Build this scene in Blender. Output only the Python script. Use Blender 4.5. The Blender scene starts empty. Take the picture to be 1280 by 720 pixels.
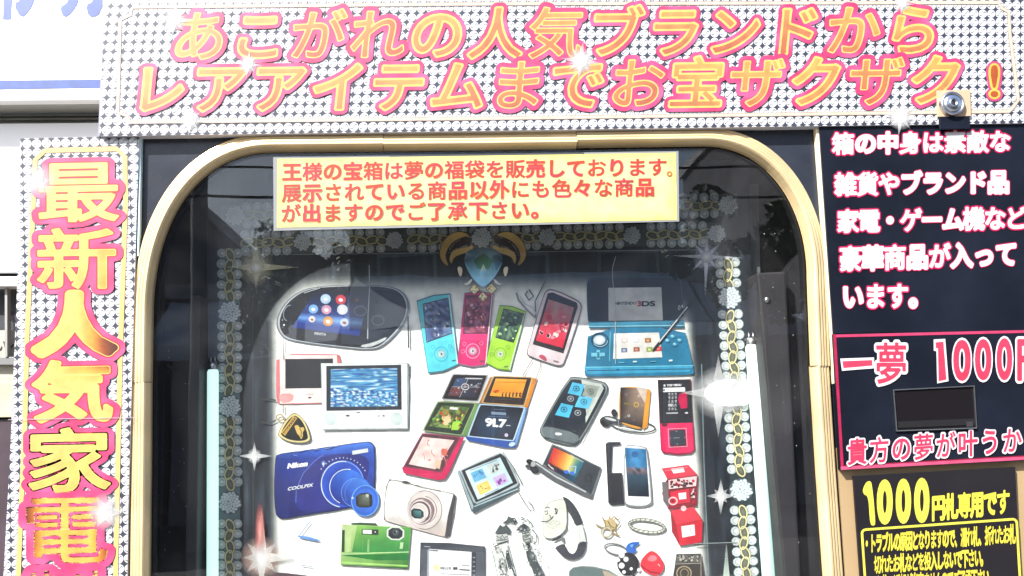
import bpy, bmesh, math, random
import numpy as np
from mathutils import Vector, Matrix, noise
from mathutils.geometry import tessellate_polygon

random.seed(7)
rad = math.radians
SC = bpy.context.scene
COL = SC.collection

# ------------------------------------------------------------------ camera
F = 1200.0                                     # focal length in photo pixels (1280 wide)
YAW, PITCH, ROLL = rad(-3.6757), rad(7.8564), rad(1.7241)
CAM = Vector((0.0, -1.2, 1.5))
RM = Matrix.Rotation(YAW, 3, 'Z') @ Matrix.Rotation(PITCH, 3, 'X') @ Matrix.Rotation(ROLL, 3, 'Y')
cd = bpy.data.cameras.new('camera'); cam = bpy.data.objects.new('camera', cd); COL.objects.link(cam)
cd.sensor_width = 36.0; cd.lens = F / 1280 * 36.0; cd.clip_start = 0.02; cd.clip_end = 500
cam.matrix_world = Matrix.Translation(CAM) @ (RM @ Matrix.Rotation(rad(90), 3, 'X')).to_4x4()
SC.camera = cam

# ------------------------------------------------------------------ light
SUN_TRAVEL = Vector((85, 100, -120)).normalized()
sun_el = math.asin(-SUN_TRAVEL.z)
sun_az = math.atan2(-SUN_TRAVEL.x, -SUN_TRAVEL.y)      # clockwise from +Y
w = bpy.data.worlds.new('World'); SC.world = w; w.use_nodes = True
nt = w.node_tree; bg = nt.nodes['Background']
sky = nt.nodes.new('ShaderNodeTexSky'); sky.sky_type = 'NISHITA'; sky.sun_disc = False
sky.sun_elevation = sun_el; sky.sun_rotation = sun_az; sky.dust_density = 2.0
nt.links.new(sky.outputs[0], bg.inputs[0]); bg.inputs[1].default_value = 0.11
ld = bpy.data.lights.new('sun', 'SUN'); ld.energy = 5.0; ld.angle = rad(0.5); ld.color = (1.0, 0.975, 0.94)
lo = bpy.data.objects.new('sun', ld); COL.objects.link(lo)
lo.rotation_euler = (-SUN_TRAVEL).to_track_quat('Z', 'Y').to_euler(); lo.location = (-3, -5, 6)
SC.view_settings.view_transform = 'Standard'; SC.view_settings.look = 'None'
SC.view_settings.exposure = 1.55; SC.view_settings.gamma = 1.0
SC.render.engine = 'CYCLES'
SC.cycles.transparent_max_bounces = 24; SC.cycles.max_bounces = 8

def px(x, y, Y=0.0):
    """the point of the vertical plane y = Y that is sighted at photo pixel (x, y)"""
    d = RM @ Vector(((x - 640) / F, 1.0, -(y - 360) / F))
    return CAM + d * ((Y - CAM.y) / d.y)

def lin(c):
    return tuple((v / 255 / 12.92) if v / 255 <= 0.04045 else ((v / 255 + 0.055) / 1.055) ** 2.4 for v in c)
KL = 2.5                                      # how much the sunlit picture brightens a base colour
def ink(c, k=None):
    a = c[3] if len(c) > 3 else 1.0
    return tuple(min(0.82, v / (k or KL)) for v in lin(c[:3])) + (a,)

# ------------------------------------------------------------------ materials
def newmat(name):
    m = bpy.data.materials.new(name); m.use_nodes = True
    return m, m.node_tree, m.node_tree.nodes['Principled BSDF']
def mat(name, col, rough=0.5, metal=0.0, bump=0.0, bscale=60, var=0.0, vscale=8, spec=0.5, coat=0.0, emit=None):
    m, nt, b = newmat(name)
    b.inputs['Base Color'].default_value = (*col, 1); b.inputs['Roughness'].default_value = rough
    b.inputs['Metallic'].default_value = metal; b.inputs['Specular IOR Level'].default_value = spec
    b.inputs['Coat Weight'].default_value = coat; b.inputs['Coat Roughness'].default_value = 0.08
    tc = nt.nodes.new('ShaderNodeTexCoord')
    if var:
        n = nt.nodes.new('ShaderNodeTexNoise'); n.inputs['Scale'].default_value = vscale; n.inputs['Detail'].default_value = 6
        nt.links.new(tc.outputs['Object'], n.inputs['Vector'])
        r = nt.nodes.new('ShaderNodeValToRGB')
        r.color_ramp.elements[0].position = 0.3; r.color_ramp.elements[1].position = 0.7
        r.color_ramp.elements[0].color = tuple(c * (1 - var) for c in col) + (1,)
        r.color_ramp.elements[1].color = tuple(min(1, c * (1 + var)) for c in col) + (1,)
        nt.links.new(n.outputs['Fac'], r.inputs[0]); nt.links.new(r.outputs[0], b.inputs['Base Color'])
        mr = nt.nodes.new('ShaderNodeMapRange'); mr.inputs['To Min'].default_value = max(0.03, rough - 0.08); mr.inputs['To Max'].default_value = min(1, rough + 0.12)
        n2 = nt.nodes.new('ShaderNodeTexNoise'); n2.inputs['Scale'].default_value = vscale * 3
        nt.links.new(tc.outputs['Object'], n2.inputs['Vector'])
        nt.links.new(n2.outputs['Fac'], mr.inputs['Value']); nt.links.new(mr.outputs[0], b.inputs['Roughness'])
    if bump:
        n = nt.nodes.new('ShaderNodeTexNoise'); n.inputs['Scale'].default_value = bscale; n.inputs['Detail'].default_value = 4
        bp = nt.nodes.new('ShaderNodeBump'); bp.inputs['Strength'].default_value = bump; bp.inputs['Distance'].default_value = 0.002
        nt.links.new(tc.outputs['Object'], n.inputs['Vector']); nt.links.new(n.outputs['Fac'], bp.inputs['Height'])
        nt.links.new(bp.outputs[0], b.inputs['Normal'])
    if emit:
        b.inputs['Emission Color'].default_value = (*emit[0], 1); b.inputs['Emission Strength'].default_value = emit[1]
    return m

def ink_material(name, rough, coat, wrinkle=0.0):
    """printed paper: the ink colour is stored per vertex; alpha lets a printed glow fade out"""
    m, nt, b = newmat(name)
    a = nt.nodes.new('ShaderNodeAttribute'); a.attribute_name = 'ink'
    tc = nt.nodes.new('ShaderNodeTexCoord')
    n = nt.nodes.new('ShaderNodeTexNoise'); n.inputs['Scale'].default_value = 900; n.inputs['Detail'].default_value = 2
    nt.links.new(tc.outputs['Object'], n.inputs['Vector'])
    mr = nt.nodes.new('ShaderNodeMapRange'); mr.inputs['To Min'].default_value = 0.90; mr.inputs['To Max'].default_value = 1.08
    nt.links.new(n.outputs['Fac'], mr.inputs['Value'])
    nb = nt.nodes.new('ShaderNodeTexNoise'); nb.inputs['Scale'].default_value = 55; nb.inputs['Detail'].default_value = 6; nt.links.new(tc.outputs['Object'], nb.inputs['Vector'])
    mb = nt.nodes.new('ShaderNodeMapRange'); mb.inputs['From Min'].default_value = 0.3; mb.inputs['From Max'].default_value = 0.7; mb.inputs['To Min'].default_value = 0.80; mb.inputs['To Max'].default_value = 1.16; nt.links.new(nb.outputs['Fac'], mb.inputs['Value'])
    mm = nt.nodes.new('ShaderNodeMath'); mm.operation = 'MULTIPLY'; nt.links.new(mr.outputs[0], mm.inputs[0]); nt.links.new(mb.outputs[0], mm.inputs[1])
    mx = nt.nodes.new('ShaderNodeVectorMath'); mx.operation = 'SCALE'
    nt.links.new(a.outputs['Color'], mx.inputs[0]); nt.links.new(mm.outputs[0], mx.inputs['Scale'])
    nt.links.new(mx.outputs[0], b.inputs['Base Color']); nt.links.new(a.outputs['Alpha'], b.inputs['Alpha'])
    b.inputs['Roughness'].default_value = rough; b.inputs['Coat Weight'].default_value = coat; b.inputs['Coat Roughness'].default_value = 0.12
    if wrinkle:
        g = nt.nodes.new('ShaderNodeNewGeometry')
        n2 = nt.nodes.new('ShaderNodeTexNoise'); n2.inputs['Scale'].default_value = 9; n2.inputs['Detail'].default_value = 3
        bp = nt.nodes.new('ShaderNodeBump'); bp.inputs['Strength'].default_value = wrinkle; bp.inputs['Distance'].default_value = 0.01
        nt.links.new(g.outputs['Position'], n2.inputs['Vector']); nt.links.new(n2.outputs['Fac'], bp.inputs['Height']); nt.links.new(bp.outputs[0], b.inputs['Normal'])
    return m

def bead_material(name, org, ax, bx, dark, lightc, gold):
    """printed rows of white beads with dark star shaped gaps"""
    m, nt, b = newmat(name)
    N = nt.nodes.new; L = nt.links.new
    def math_(op, a, bb=None, c=None):
        n = N('ShaderNodeMath'); n.operation = op
        for i, v in enumerate((a, bb, c)):
            if v is None: continue
            if isinstance(v, (int, float)): n.inputs[i].default_value = v
            else: L(v, n.inputs[i])
        return n.outputs[0]
    uv = N('ShaderNodeUVMap'); uv.uv_map = 'lattice'
    s = N('ShaderNodeSeparateXYZ'); L(uv.outputs[0], s.inputs[0])
    wob = N('ShaderNodeTexNoise'); wob.inputs['Scale'].default_value = 1.3; L(uv.outputs[0], wob.inputs['Vector'])
    wf = math_('MULTIPLY', math_('SUBTRACT', wob.outputs['Fac'], 0.5), 0.16)
    fx = math_('SUBTRACT', math_('FRACT', math_('ADD', s.outputs[0], wf)), 0.5)
    fy = math_('SUBTRACT', math_('FRACT', math_('SUBTRACT', s.outputs[1], wf)), 0.5)
    d = math_('SQRT', math_('ADD', math_('MULTIPLY', fx, fx), math_('MULTIPLY', fy, fy)))
    mr = N('ShaderNodeMapRange'); mr.inputs['From Min'].default_value = 0.45; mr.inputs['From Max'].default_value = 0.495; L(d, mr.inputs['Value'])
    mix = N('ShaderNodeMix'); mix.data_type = 'RGBA'
    L(mr.outputs[0], mix.inputs['Factor'])
    # the facet sketched inside every bead: a little s-shaped grey arc
    sx = math_('MULTIPLY', math_('SINE', math_('MULTIPLY', fx, 8.5)), 0.17)
    e = math_('ABSOLUTE', math_('ADD', math_('SUBTRACT', fy, sx), math_('MULTIPLY', fx, -0.3)))
    lnm = N('ShaderNodeMapRange'); lnm.inputs['From Min'].default_value = 0.045; lnm.inputs['From Max'].default_value = 0.10
    lnm.inputs['To Min'].default_value = 1; lnm.inputs['To Max'].default_value = 0; L(e, lnm.inputs['Value'])
    inner = math_('LESS_THAN', d, 0.40)
    f2 = math_('MULTIPLY', math_('MULTIPLY', lnm.outputs[0], inner), 0.95)
    mix2 = N('ShaderNodeMix'); mix2.data_type = 'RGBA'; L(f2, mix2.inputs['Factor'])
    mix2.inputs['A'].default_value = (*lightc, 1); mix2.inputs['B'].default_value = (0.06, 0.062, 0.07, 1)
    L(mix2.outputs['Result'], mix.inputs['A']); mix.inputs['B'].default_value = (*dark, 1)
    L(mix.outputs['Result'], b.inputs['Base Color'])
    b.inputs['Roughness'].default_value = 0.4; b.inputs['Coat Weight'].default_value = 0.15; b.inputs['Coat Roughness'].default_value = 0.2
    return m

M = {}
M['ink'] = ink_material('printed_ink', 0.42, 0.15)
M['poster'] = ink_material('poster_print', 0.45, 0.12, 0.25)
M['bead_top'] = bead_material('bead_print_on_banner', 0, 0, 0, (0.022, 0.025, 0.038), (0.42, 0.42, 0.435), 0)
M['gold'] = mat('champagne_anodised', (0.56, 0.43, 0.24), 0.36, 0.40, 0.05, 200, 0.16, 14)
M['gold_seam'] = mat('seam_shadow_gap', (0.05, 0.04, 0.03), 0.7)
M['black_panel'] = mat('black_laminate', (0.006, 0.0075, 0.013), 0.22, 0, 0.02, 90, 0.35, 9, spec=0.22)
M['fascia'] = mat('charcoal_laminate', (0.015, 0.018, 0.026), 0.25, 0, 0.02, 90, 0.35, 9, spec=0.4)
M['cabinet_in'] = mat('dark_cabinet_lining', (0.013, 0.012, 0.015), 0.6, 0, 0.1, 300, 0.35, 12, spec=0.25)
M['bracket'] = mat('dark_bracket_paint', (0.020, 0.018, 0.021), 0.55, 0, 0.05, 200, 0.25, 15, spec=0.3)
M['tan'] = mat('tan_enamel', (0.27, 0.19, 0.10), 0.45, 0.1, 0.04, 120, 0.12, 5)
M['cream'] = mat('cream_trim', (0.60, 0.52, 0.36), 0.45)
M['rubber'] = mat('black_rubber', (0.006, 0.006, 0.007), 0.7, spec=0.2)
M['chrome'] = mat('lock_chrome', (0.50, 0.51, 0.55), 0.22, 1.0, 0.1, 200, 0.2, 60)
M['steel'] = mat('steel', (0.42, 0.42, 0.42), 0.35, 1.0)
M['tube'] = mat('tube_glass', (0.75, 0.80, 0.78), 0.25, emit=((0.62, 1.0, 0.90), 0.32))
M['backing'] = mat('white_board', (0.62, 0.62, 0.63), 0.5, 0, 0.02, 50, 0.05, 3)
M['laminate'] = mat('laminate_edge', (0.17, 0.175, 0.18), 0.25)

# ------------------------------------------------------------------ object helpers
def put(o, parent=None, loc=None):
    COL.objects.link(o)
    if loc is not None: o.location = loc
    if parent is not None:
        o.parent = parent
    return o
def thing(name, label, cat, loc, group=None):
    o = bpy.data.objects.new(name, None); put(o, None, loc); o.empty_display_size = 0.05
    o['label'] = label; o['category'] = cat
    if group: o['group'] = group
    return o
WORLDLOC = {}
def wloc(o):
    v = Vector(o.location)
    if o.parent: v = v + wloc(o.parent)
    return v
def mesh_obj(name, verts, faces, mats, parent=None, fm=None, cols=None, label=None, smooth=False, uvs=None):
    """verts in world metres; the object's own origin goes to their middle"""
    V = [Vector(v) for v in verts]
    lo_ = Vector((min(v.x for v in V), min(v.y for v in V), min(v.z for v in V)))
    hi_ = Vector((max(v.x for v in V), max(v.y for v in V), max(v.z for v in V)))
    c = (lo_ + hi_) / 2
    me = bpy.data.meshes.new(name)
    me.from_pydata([tuple(v - c) for v in V], [], faces)
    for m in (mats if isinstance(mats, (list, tuple)) else [mats]): me.materials.append(m)
    if fm:
        me.polygons.foreach_set('material_index', fm)
    if cols:
        at = me.attributes.new('ink', 'FLOAT_COLOR', 'POINT')
        at.data.foreach_set('color', np.array(cols, dtype=np.float32).ravel())
    if uvs:
        ul = me.uv_layers.new(name='lattice')
        for lp in me.loops: ul.data[lp.index].uv = uvs[lp.vertex_index]
    if smooth:
        me.polygons.foreach_set('use_smooth', [True] * len(me.polygons))
    me.update()
    o = bpy.data.objects.new(name, me)
    put(o, parent, c - (wloc(parent) if parent else Vector((0, 0, 0))))
    if label: o['label'] = label
    return o

def slab(name, quad_front, depth, m, parent=None, bevel=0.0, label=None, mats=None):
    """a board: front outline (world points, clockwise or not) extruded back by depth"""
    n = len(quad_front); q = [Vector(p) for p in quad_front]
    V = q + [p + Vector((0, depth, 0)) for p in q]
    fs = [tuple(range(n)), tuple(range(2 * n - 1, n - 1, -1))] + [(i, i + n, (i + 1) % n + n, (i + 1) % n) for i in range(n)]
    o = mesh_obj(name, V, fs, m, parent, label=label)
    bm = bmesh.new(); bm.from_mesh(o.data); bmesh.ops.recalc_face_normals(bm, faces=bm.faces)
    if bevel:
        bmesh.ops.bevel(bm, geom=bm.edges[:], offset=bevel, segments=2, affect='EDGES', profile=0.6)
    bm.to_mesh(o.data); bm.free()
    return o
def box(name, p0, p1, m, parent=None, bevel=0.0, label=None):
    x0, y0, z0 = (min(a, b) for a, b in zip(p0, p1)); x1, y1, z1 = (max(a, b) for a, b in zip(p0, p1))
    return slab(name, [(x0, y0, z0), (x1, y0, z0), (x1, y0, z1), (x0, y0, z1)], y1 - y0, m, parent, bevel, label)
def lathe(name, c, axis, prof, m, parent=None, n=32, label=None, smooth=True):
    """prof: list of (radius, distance along axis)"""
    ax = Vector(axis).normalized(); u = ax.orthogonal().normalized(); v = ax.cross(u)
    V, Fc = [], []
    for r, h in prof:
        for i in range(n):
            a = 2 * math.pi * i / n
            V.append(Vector(c) + ax * h + (u * math.cos(a) + v * math.sin(a)) * max(r, 1e-5))
    for k in range(len(prof) - 1):
        for i in range(n):
            j = (i + 1) % n
            Fc.append((k * n + i, k * n + j, (k + 1) * n + j, (k + 1) * n + i))
    o = mesh_obj(name, V, Fc, m, parent, label=label, smooth=smooth)
    bm = bmesh.new(); bm.from_mesh(o.data); bmesh.ops.recalc_face_normals(bm, faces=bm.faces); bm.to_mesh(o.data); bm.free()
    return o

# ------------------------------------------------------------------ glyphs: outline -> distance field -> grown or shrunk shapes
_SEG, _SDF, _SHAPE = {}, {}, {}
def glyph_segments(ch):
    if ch in _SEG: return _SEG[ch]
    c = bpy.data.curves.new('glyph', 'FONT'); c.body = ch
    o = bpy.data.objects.new('glyph', c); COL.objects.link(o)
    bpy.context.view_layer.update()
    cu = o.to_curve(bpy.context.evaluated_depsgraph_get())
    segs = []; pts_all = []
    for s in cu.splines:
        bp = s.bezier_points; n = len(bp); P = []
        for i in range(n):
            a, b = bp[i], bp[(i + 1) % n]
            p0, p1, p2, p3 = (np.array(v[:2]) for v in (a.co, a.handle_right, b.handle_left, b.co))
            straight = np.linalg.norm(np.cross(p3 - p0, p1 - p0)) < 1e-5 and np.linalg.norm(np.cross(p3 - p0, p2 - p0)) < 1e-5
            for t in ([0] if straight else (0, .2, .4, .6, .8)):
                P.append((1 - t) ** 3 * p0 + 3 * (1 - t) ** 2 * t * p1 + 3 * (1 - t) * t * t * p2 + t ** 3 * p3)
        pts_all += P
        for i in range(len(P)): segs.append((P[i], P[(i + 1) % len(P)]))
    o.to_curve_clear()
    bpy.data.objects.remove(o); bpy.data.curves.remove(c)
    A = np.array([s[0] for s in segs]); B = np.array([s[1] for s in segs])
    _SEG[ch] = (A, B); return _SEG[ch]
def sdf(ch, N):
    if (ch, N) in _SDF: return _SDF[(ch, N)]
    A, B = glyph_segments(ch)
    lo_ = np.minimum(A.min(0), B.min(0)) - 0.16; hi_ = np.maximum(A.max(0), B.max(0)) + 0.16
    h = 1.25 / N
    xs = np.arange(lo_[0], hi_[0] + h, h); ys = np.arange(lo_[1], hi_[1] + h, h)
    X, Yg = np.meshgrid(xs, ys); P = np.stack([X.ravel(), Yg.ravel()], 1)
    D = np.full(len(P), 9.0); Wn = np.zeros(len(P))
    for a, b in zip(A, B):
        d = b - a; L2 = d @ d
        if L2 < 1e-12: continue
        t = np.clip(((P - a) @ d) / L2, 0, 1)
        q = P - a - t[:, None] * d
        D = np.minimum(D, np.hypot(q[:, 0], q[:, 1]))
        cr = d[0] * (P[:, 1] - a[1]) - d[1] * (P[:, 0] - a[0])
        Wn += ((a[1] <= P[:, 1]) & (b[1] > P[:, 1]) & (cr > 0)).astype(int) - ((a[1] > P[:, 1]) & (b[1] <= P[:, 1]) & (cr < 0)).astype(int)
    S = np.where(Wn != 0, D, -D).reshape(X.shape)
    _SDF[(ch, N)] = (xs, ys, S); return _SDF[(ch, N)]
def shape(ch, level, N):
    """points and faces of the glyph grown by -level (or shrunk by +level)"""
    key = (ch, round(level, 4), N)
    if key in _SHAPE: return _SHAPE[key]
    xs, ys, S = sdf(ch, N)
    G = S - level
    G = np.where(np.abs(G) < 1e-6, 1e-6, G)
    G[0, :] = G[-1, :] = -1; G[:, 0] = G[:, -1] = -1
    pos = G > 0; P = []; ids = {}; faces = []
    def node(i, j):
        k = (2, i, j)
        if k not in ids: ids[k] = len(P); P.append((xs[j], ys[i]))
        return ids[k]
    def hpt(i, j):
        k = (0, i, j)
        if k not in ids:
            t = G[i, j] / (G[i, j] - G[i, j + 1]); ids[k] = len(P); P.append((xs[j] + t * (xs[j + 1] - xs[j]), ys[i]))
        return ids[k]
    def vpt(i, j):
        k = (1, i, j)
        if k not in ids:
            t = G[i, j] / (G[i, j] - G[i + 1, j]); ids[k] = len(P); P.append((xs[j], ys[i] + t * (ys[i + 1] - ys[i])))
        return ids[k]
    c4 = pos[:-1, :-1].astype(int) + pos[:-1, 1:] * 2 + pos[1:, 1:] * 4 + pos[1:, :-1] * 8
    cap = max(3, int(0.09 * N / 1.25))
    for i in range(c4.shape[0]):
        row = c4[i]; nzj = np.nonzero(row)[0]; k = 0
        while k < len(nzj):
            j = int(nzj[k]); c = int(row[j])
            if c == 15:
                e = j
                while e + 1 < len(row) and row[e + 1] == 15 and e + 1 - j < cap: e += 1
                faces.append((node(i, j), node(i, e + 1), node(i + 1, e + 1), node(i + 1, j))); k += e - j + 1; continue
            k += 1
            if c in (5, 10):
                if c == 5: faces += [(node(i, j), hpt(i, j), vpt(i, j)), (node(i + 1, j + 1), hpt(i + 1, j), vpt(i, j + 1))]
                else: faces += [(node(i, j + 1), vpt(i, j + 1), hpt(i, j)), (node(i + 1, j), vpt(i, j), hpt(i + 1, j))]
                continue
            cyc = [(pos[i, j], lambda: node(i, j), lambda: hpt(i, j), pos[i, j + 1]), (pos[i, j + 1], lambda: node(i, j + 1), lambda: vpt(i, j + 1), pos[i + 1, j + 1]),
                   (pos[i + 1, j + 1], lambda: node(i + 1, j + 1), lambda: hpt(i + 1, j), pos[i + 1, j]), (pos[i + 1, j], lambda: node(i + 1, j), lambda: vpt(i, j), pos[i, j])]
            f = []
            for on, nd, ed, nxt in cyc:
                if on: f.append(nd())
                if on != nxt: f.append(ed())
            faces.append(tuple(f))
    _SHAPE[key] = (P, faces); return _SHAPE[key]
# ------------------------------------------------------------------ printing: flat inked shapes on a sheet
LAY = 0.00003
class Art:
    def __init__(s, Y, k=None):
        s.Y = Y; s.n = 0; s.V = []; s.F = []; s.C = []; s.o = (0, 0, 1.0); s.k = k
    def z(s, ox, oy, sc): s.o = (ox, oy, sc); return s
    def w(s, p):
        ox, oy, sc = s.o
        return px(ox + p[0] / sc, oy + p[1] / sc, s.Y - s.n * LAY)
    def raw(s, pts, faces, cols):
        b = len(s.V); s.V += [s.w(p) for p in pts]; s.C += [ink(c, s.k) for c in cols]
        s.F += [tuple(b + i for i in f) for f in faces]; s.n += 1
    def poly(s, pts, col, cols=None):
        T = tessellate_polygon([[Vector((p[0], p[1], 0)) for p in pts]])
        s.raw(pts, T, cols or [col] * len(pts))
    def smooth(s, pts, col, it=2, cols=None):
        for _ in range(it):
            q = []
            for i in range(len(pts)):
                a, b = pts[i], pts[(i + 1) % len(pts)]
                q += [(a[0] * .75 + b[0] * .25, a[1] * .75 + b[1] * .25), (a[0] * .25 + b[0] * .75, a[1] * .25 + b[1] * .75)]
            pts = q
        if callable(col): s.poly(pts, None, [col(p) for p in pts])
        else: s.poly(pts, col)
        return pts
    def ell(s, cx, cy, rx, ry=None, col=(0, 0, 0), rot=0, edge=None, n=20):
        ry = ry or rx; c, q = math.cos(rot), math.sin(rot)
        P = [(cx, cy)] + [(cx + rx * math.cos(a) * c - ry * math.sin(a) * q, cy + rx * math.cos(a) * q + ry * math.sin(a) * c) for a in (2 * math.pi * i / n for i in range(n))]
        s.raw(P, [(0, i + 1, (i + 1) % n + 1) for i in range(n)], [col] + [edge or col] * n)
    def ring(s, cx, cy, rx, ry, wd, col, rot=0, n=24, a0=0, a1=2 * math.pi, squash=1):
        c, q = math.cos(rot), math.sin(rot); P = []; full = abs(a1 - a0 - 2 * math.pi) < 1e-6
        for i in range(n + 1):
            a = a0 + (a1 - a0) * i / n
            for e in (0.5, -0.5):
                x, y = (rx + wd * e) * math.cos(a), (ry + wd * e) * math.sin(a)
                P.append((cx + x * c - y * q, cy + x * q + y * c))
        s.raw(P, [(2 * i, 2 * i + 1, 2 * i + 3, 2 * i + 2) for i in range(n)], [col] * len(P))
    def line(s, pts, wd, col, close=False):
        pts = list(pts) + ([pts[0]] if close else [])
        P = []; Fc = []
        for i, p in enumerate(pts):
            a = pts[max(i - 1, 0)] if not (close and i == 0) else pts[-2]
            b = pts[min(i + 1, len(pts) - 1)] if not (close and i == len(pts) - 1) else pts[1]
            dx, dy = b[0] - a[0], b[1] - a[1]; L = math.hypot(dx, dy) or 1
            nx, ny = -dy / L * wd / 2, dx / L * wd / 2
            P += [(p[0] + nx, p[1] + ny), (p[0] - nx, p[1] - ny)]
            if i: Fc.append((2 * i - 2, 2 * i - 1, 2 * i + 1, 2 * i))
        s.raw(P, Fc, [col] * len(P))
    def quad(s, q, col, c4=None):
        s.raw(q, [(0, 1, 2, 3)], c4 or [col] * 4)
    def grid(s, q, nx, ny, fn):
        P, C_, Fc = [], [], []
        for j in range(ny + 1):
            for i in range(nx + 1):
                u, v = i / nx, j / ny
                a = [q[0][k] * (1 - u) + q[1][k] * u for k in (0, 1)]; b = [q[3][k] * (1 - u) + q[2][k] * u for k in (0, 1)]
                P.append((a[0] * (1 - v) + b[0] * v, a[1] * (1 - v) + b[1] * v)); C_.append(fn(u, v))
                if i < nx and j < ny:
                    t = j * (nx + 1) + i; Fc.append((t, t + 1, t + nx + 2, t + nx + 1))
        s.raw(P, Fc, C_)
    def star(s, cx, cy, rays, core, col=(255, 255, 255), tint=(255, 255, 255), glow=0, rot=0.0):
        if glow:
            s.ell(cx, cy, glow, glow, (*tint, 0.85), 0, (*tint, 0.0), 24)
        for k, r in enumerate(rays):
            a = rot + 2 * math.pi * k / len(rays); c, q = math.cos(a), math.sin(a)
            P = [(cx + c * r, cy + q * r), (cx - q * core, cy + c * core), (cx - c * core, cy - q * core), (cx + q * core, cy - c * core)]
            s.raw(P, [(0, 1, 2, 3)], [(*col, 0.15)] + [(*col, 1)] * 3)
    def text(s, st, c0, c1, w_, h_, layers, slant=0.0, N=52, fit=False, em=True):
        """one row of characters, centre of the first at c0 and of the last at c1"""
        n = len(st); n0 = s.n
        dx, dy = (c1[0] - c0[0]), (c1[1] - c0[1]); L = math.hypot(dx, dy) or 1; ex, ey = (dx / L, dy / L) if n > 1 else (1, 0)
        if n == 1 and c1 != c0: ex, ey = dx / L, dy / L
        cen = None
        if st.replace(' ', 'x').isascii() and n > 1:      # proportional letters: spaced by their own widths
            bb = [(0, .25) if c_ == ' ' else (glyph_segments(c_)[0][:, 0].min(), glyph_segments(c_)[0][:, 0].max()) for c_ in st]
            tot = sum(b[1] - b[0] for b in bb) + .09 * (n - 1); span = L * n / (n - 1); w_ = span / tot; cen = []; xx = -span / 2
            for b in bb: cen.append((xx + (b[1] - b[0]) / 2 * w_, (b[0] + b[1]) / 2)); xx += (b[1] - b[0] + .09) * w_
        for li, (lev, col, *rest) in enumerate(layers):
            for i, ch in enumerate(st):
                if ch in ' 　': continue
                t = i / max(1, n - 1); cx, cy = c0[0] + dx * t * (n > 1), c0[1] + dy * t * (n > 1)
                dense = len(glyph_segments(ch)[0]) > 74 and not ch.isascii()
                P, T = shape(ch, lev * (0.62 if dense and -0.07 < lev < 0 else 1), N)
                if not T: continue
                gc = (0.5, 0.36)
                if ch.isascii() and not em: 
                    A, B = glyph_segments(ch); gc = ((A[:, 0].min() + A[:, 0].max()) / 2, (A[:, 1].min() + A[:, 1].max()) / 2)
                if cen: cx, cy = (c0[0] + c1[0]) / 2 + cen[i][0] * ex, (c0[1] + c1[1]) / 2 + cen[i][0] * ey; gc = (cen[i][1], 0.345)
                Q = []
                for p in P:
                    gx, gy = (p[0] - gc[0]) * w_, (p[1] - gc[1]) * h_
                    gx += gy * slant
                    Q.append((cx + gx * ex, cy + gx * ey - gy))
                cs = [col(ch, i, p[0] - gc[0], p[1] - gc[1]) for p in P] if callable(col) else [col] * len(P)
                s.n = n0 + li * 2 + (i % 2)
                s.raw(Q, T, cs)
            s.n = n0 + (li + 1) * 2
    def fit(s, ch, x0, y0, x1, y1, layers, N=72, shear=0.0):
        """one character stretched to a box (the grown outline of the first layer excluded)"""
        A, B = glyph_segments(ch); lo_ = A.min(0); hi_ = A.max(0); n0 = s.n
        for li, (lev, col) in enumerate(layers):
            P, T = shape(ch, lev, N)
            if not T: continue
            Q = []
            for p in P:
                u = (p[0] - lo_[0]) / (hi_[0] - lo_[0]); v = (p[1] - lo_[1]) / (hi_[1] - lo_[1])
                X_ = x0 + u * (x1 - x0); Y_ = y1 + v * (y0 - y1) + shear * (u - .5) * (x1 - x0)
                Q.append((X_, Y_))
            cs = [col(ch, 0, (p[0] - lo_[0]) / (hi_[0] - lo_[0]), (p[1] - lo_[1]) / (hi_[1] - lo_[1])) for p in P] if callable(col) else [col] * len(P)
            s.n = n0 + li; s.raw(Q, T, cs)
        s.n = n0 + len(layers)
    def build(s, name, parent, label=None, m='ink'):
        o = mesh_obj(name, s.V, s.F, M[m], parent, cols=s.C, label=label)
        return o
def mixc(a, b, t):
    t = max(0, min(1, t)); return tuple(a[i] * (1 - t) + b[i] * t for i in range(3))
def nz(x, y, z=0.0): return noise.noise(Vector((x, y, z)))

# ------------------------------------------------------------------ ground and what stands across the street (mirrored in the window), plus added awnings and trees
gm = mat('asphalt', (0.06, 0.06, 0.062), 0.85, 0, 0.3, 40, 0.25, 2)
g = mesh_obj('street', [(-60, -60, 0), (60, -60, 0), (60, 20, 0), (-60, 20, 0)], [(0, 1, 2, 3)], gm); g['kind'] = 'structure'
pm = mat('pavement_slabs', (0.13, 0.125, 0.12), 0.8, 0, 0.2, 30, 0.15, 3)
pv = box('pavement', (-30, -2.6, 0.004), (30, 1.2, 0.12), pm); pv['kind'] = 'structure'

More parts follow.
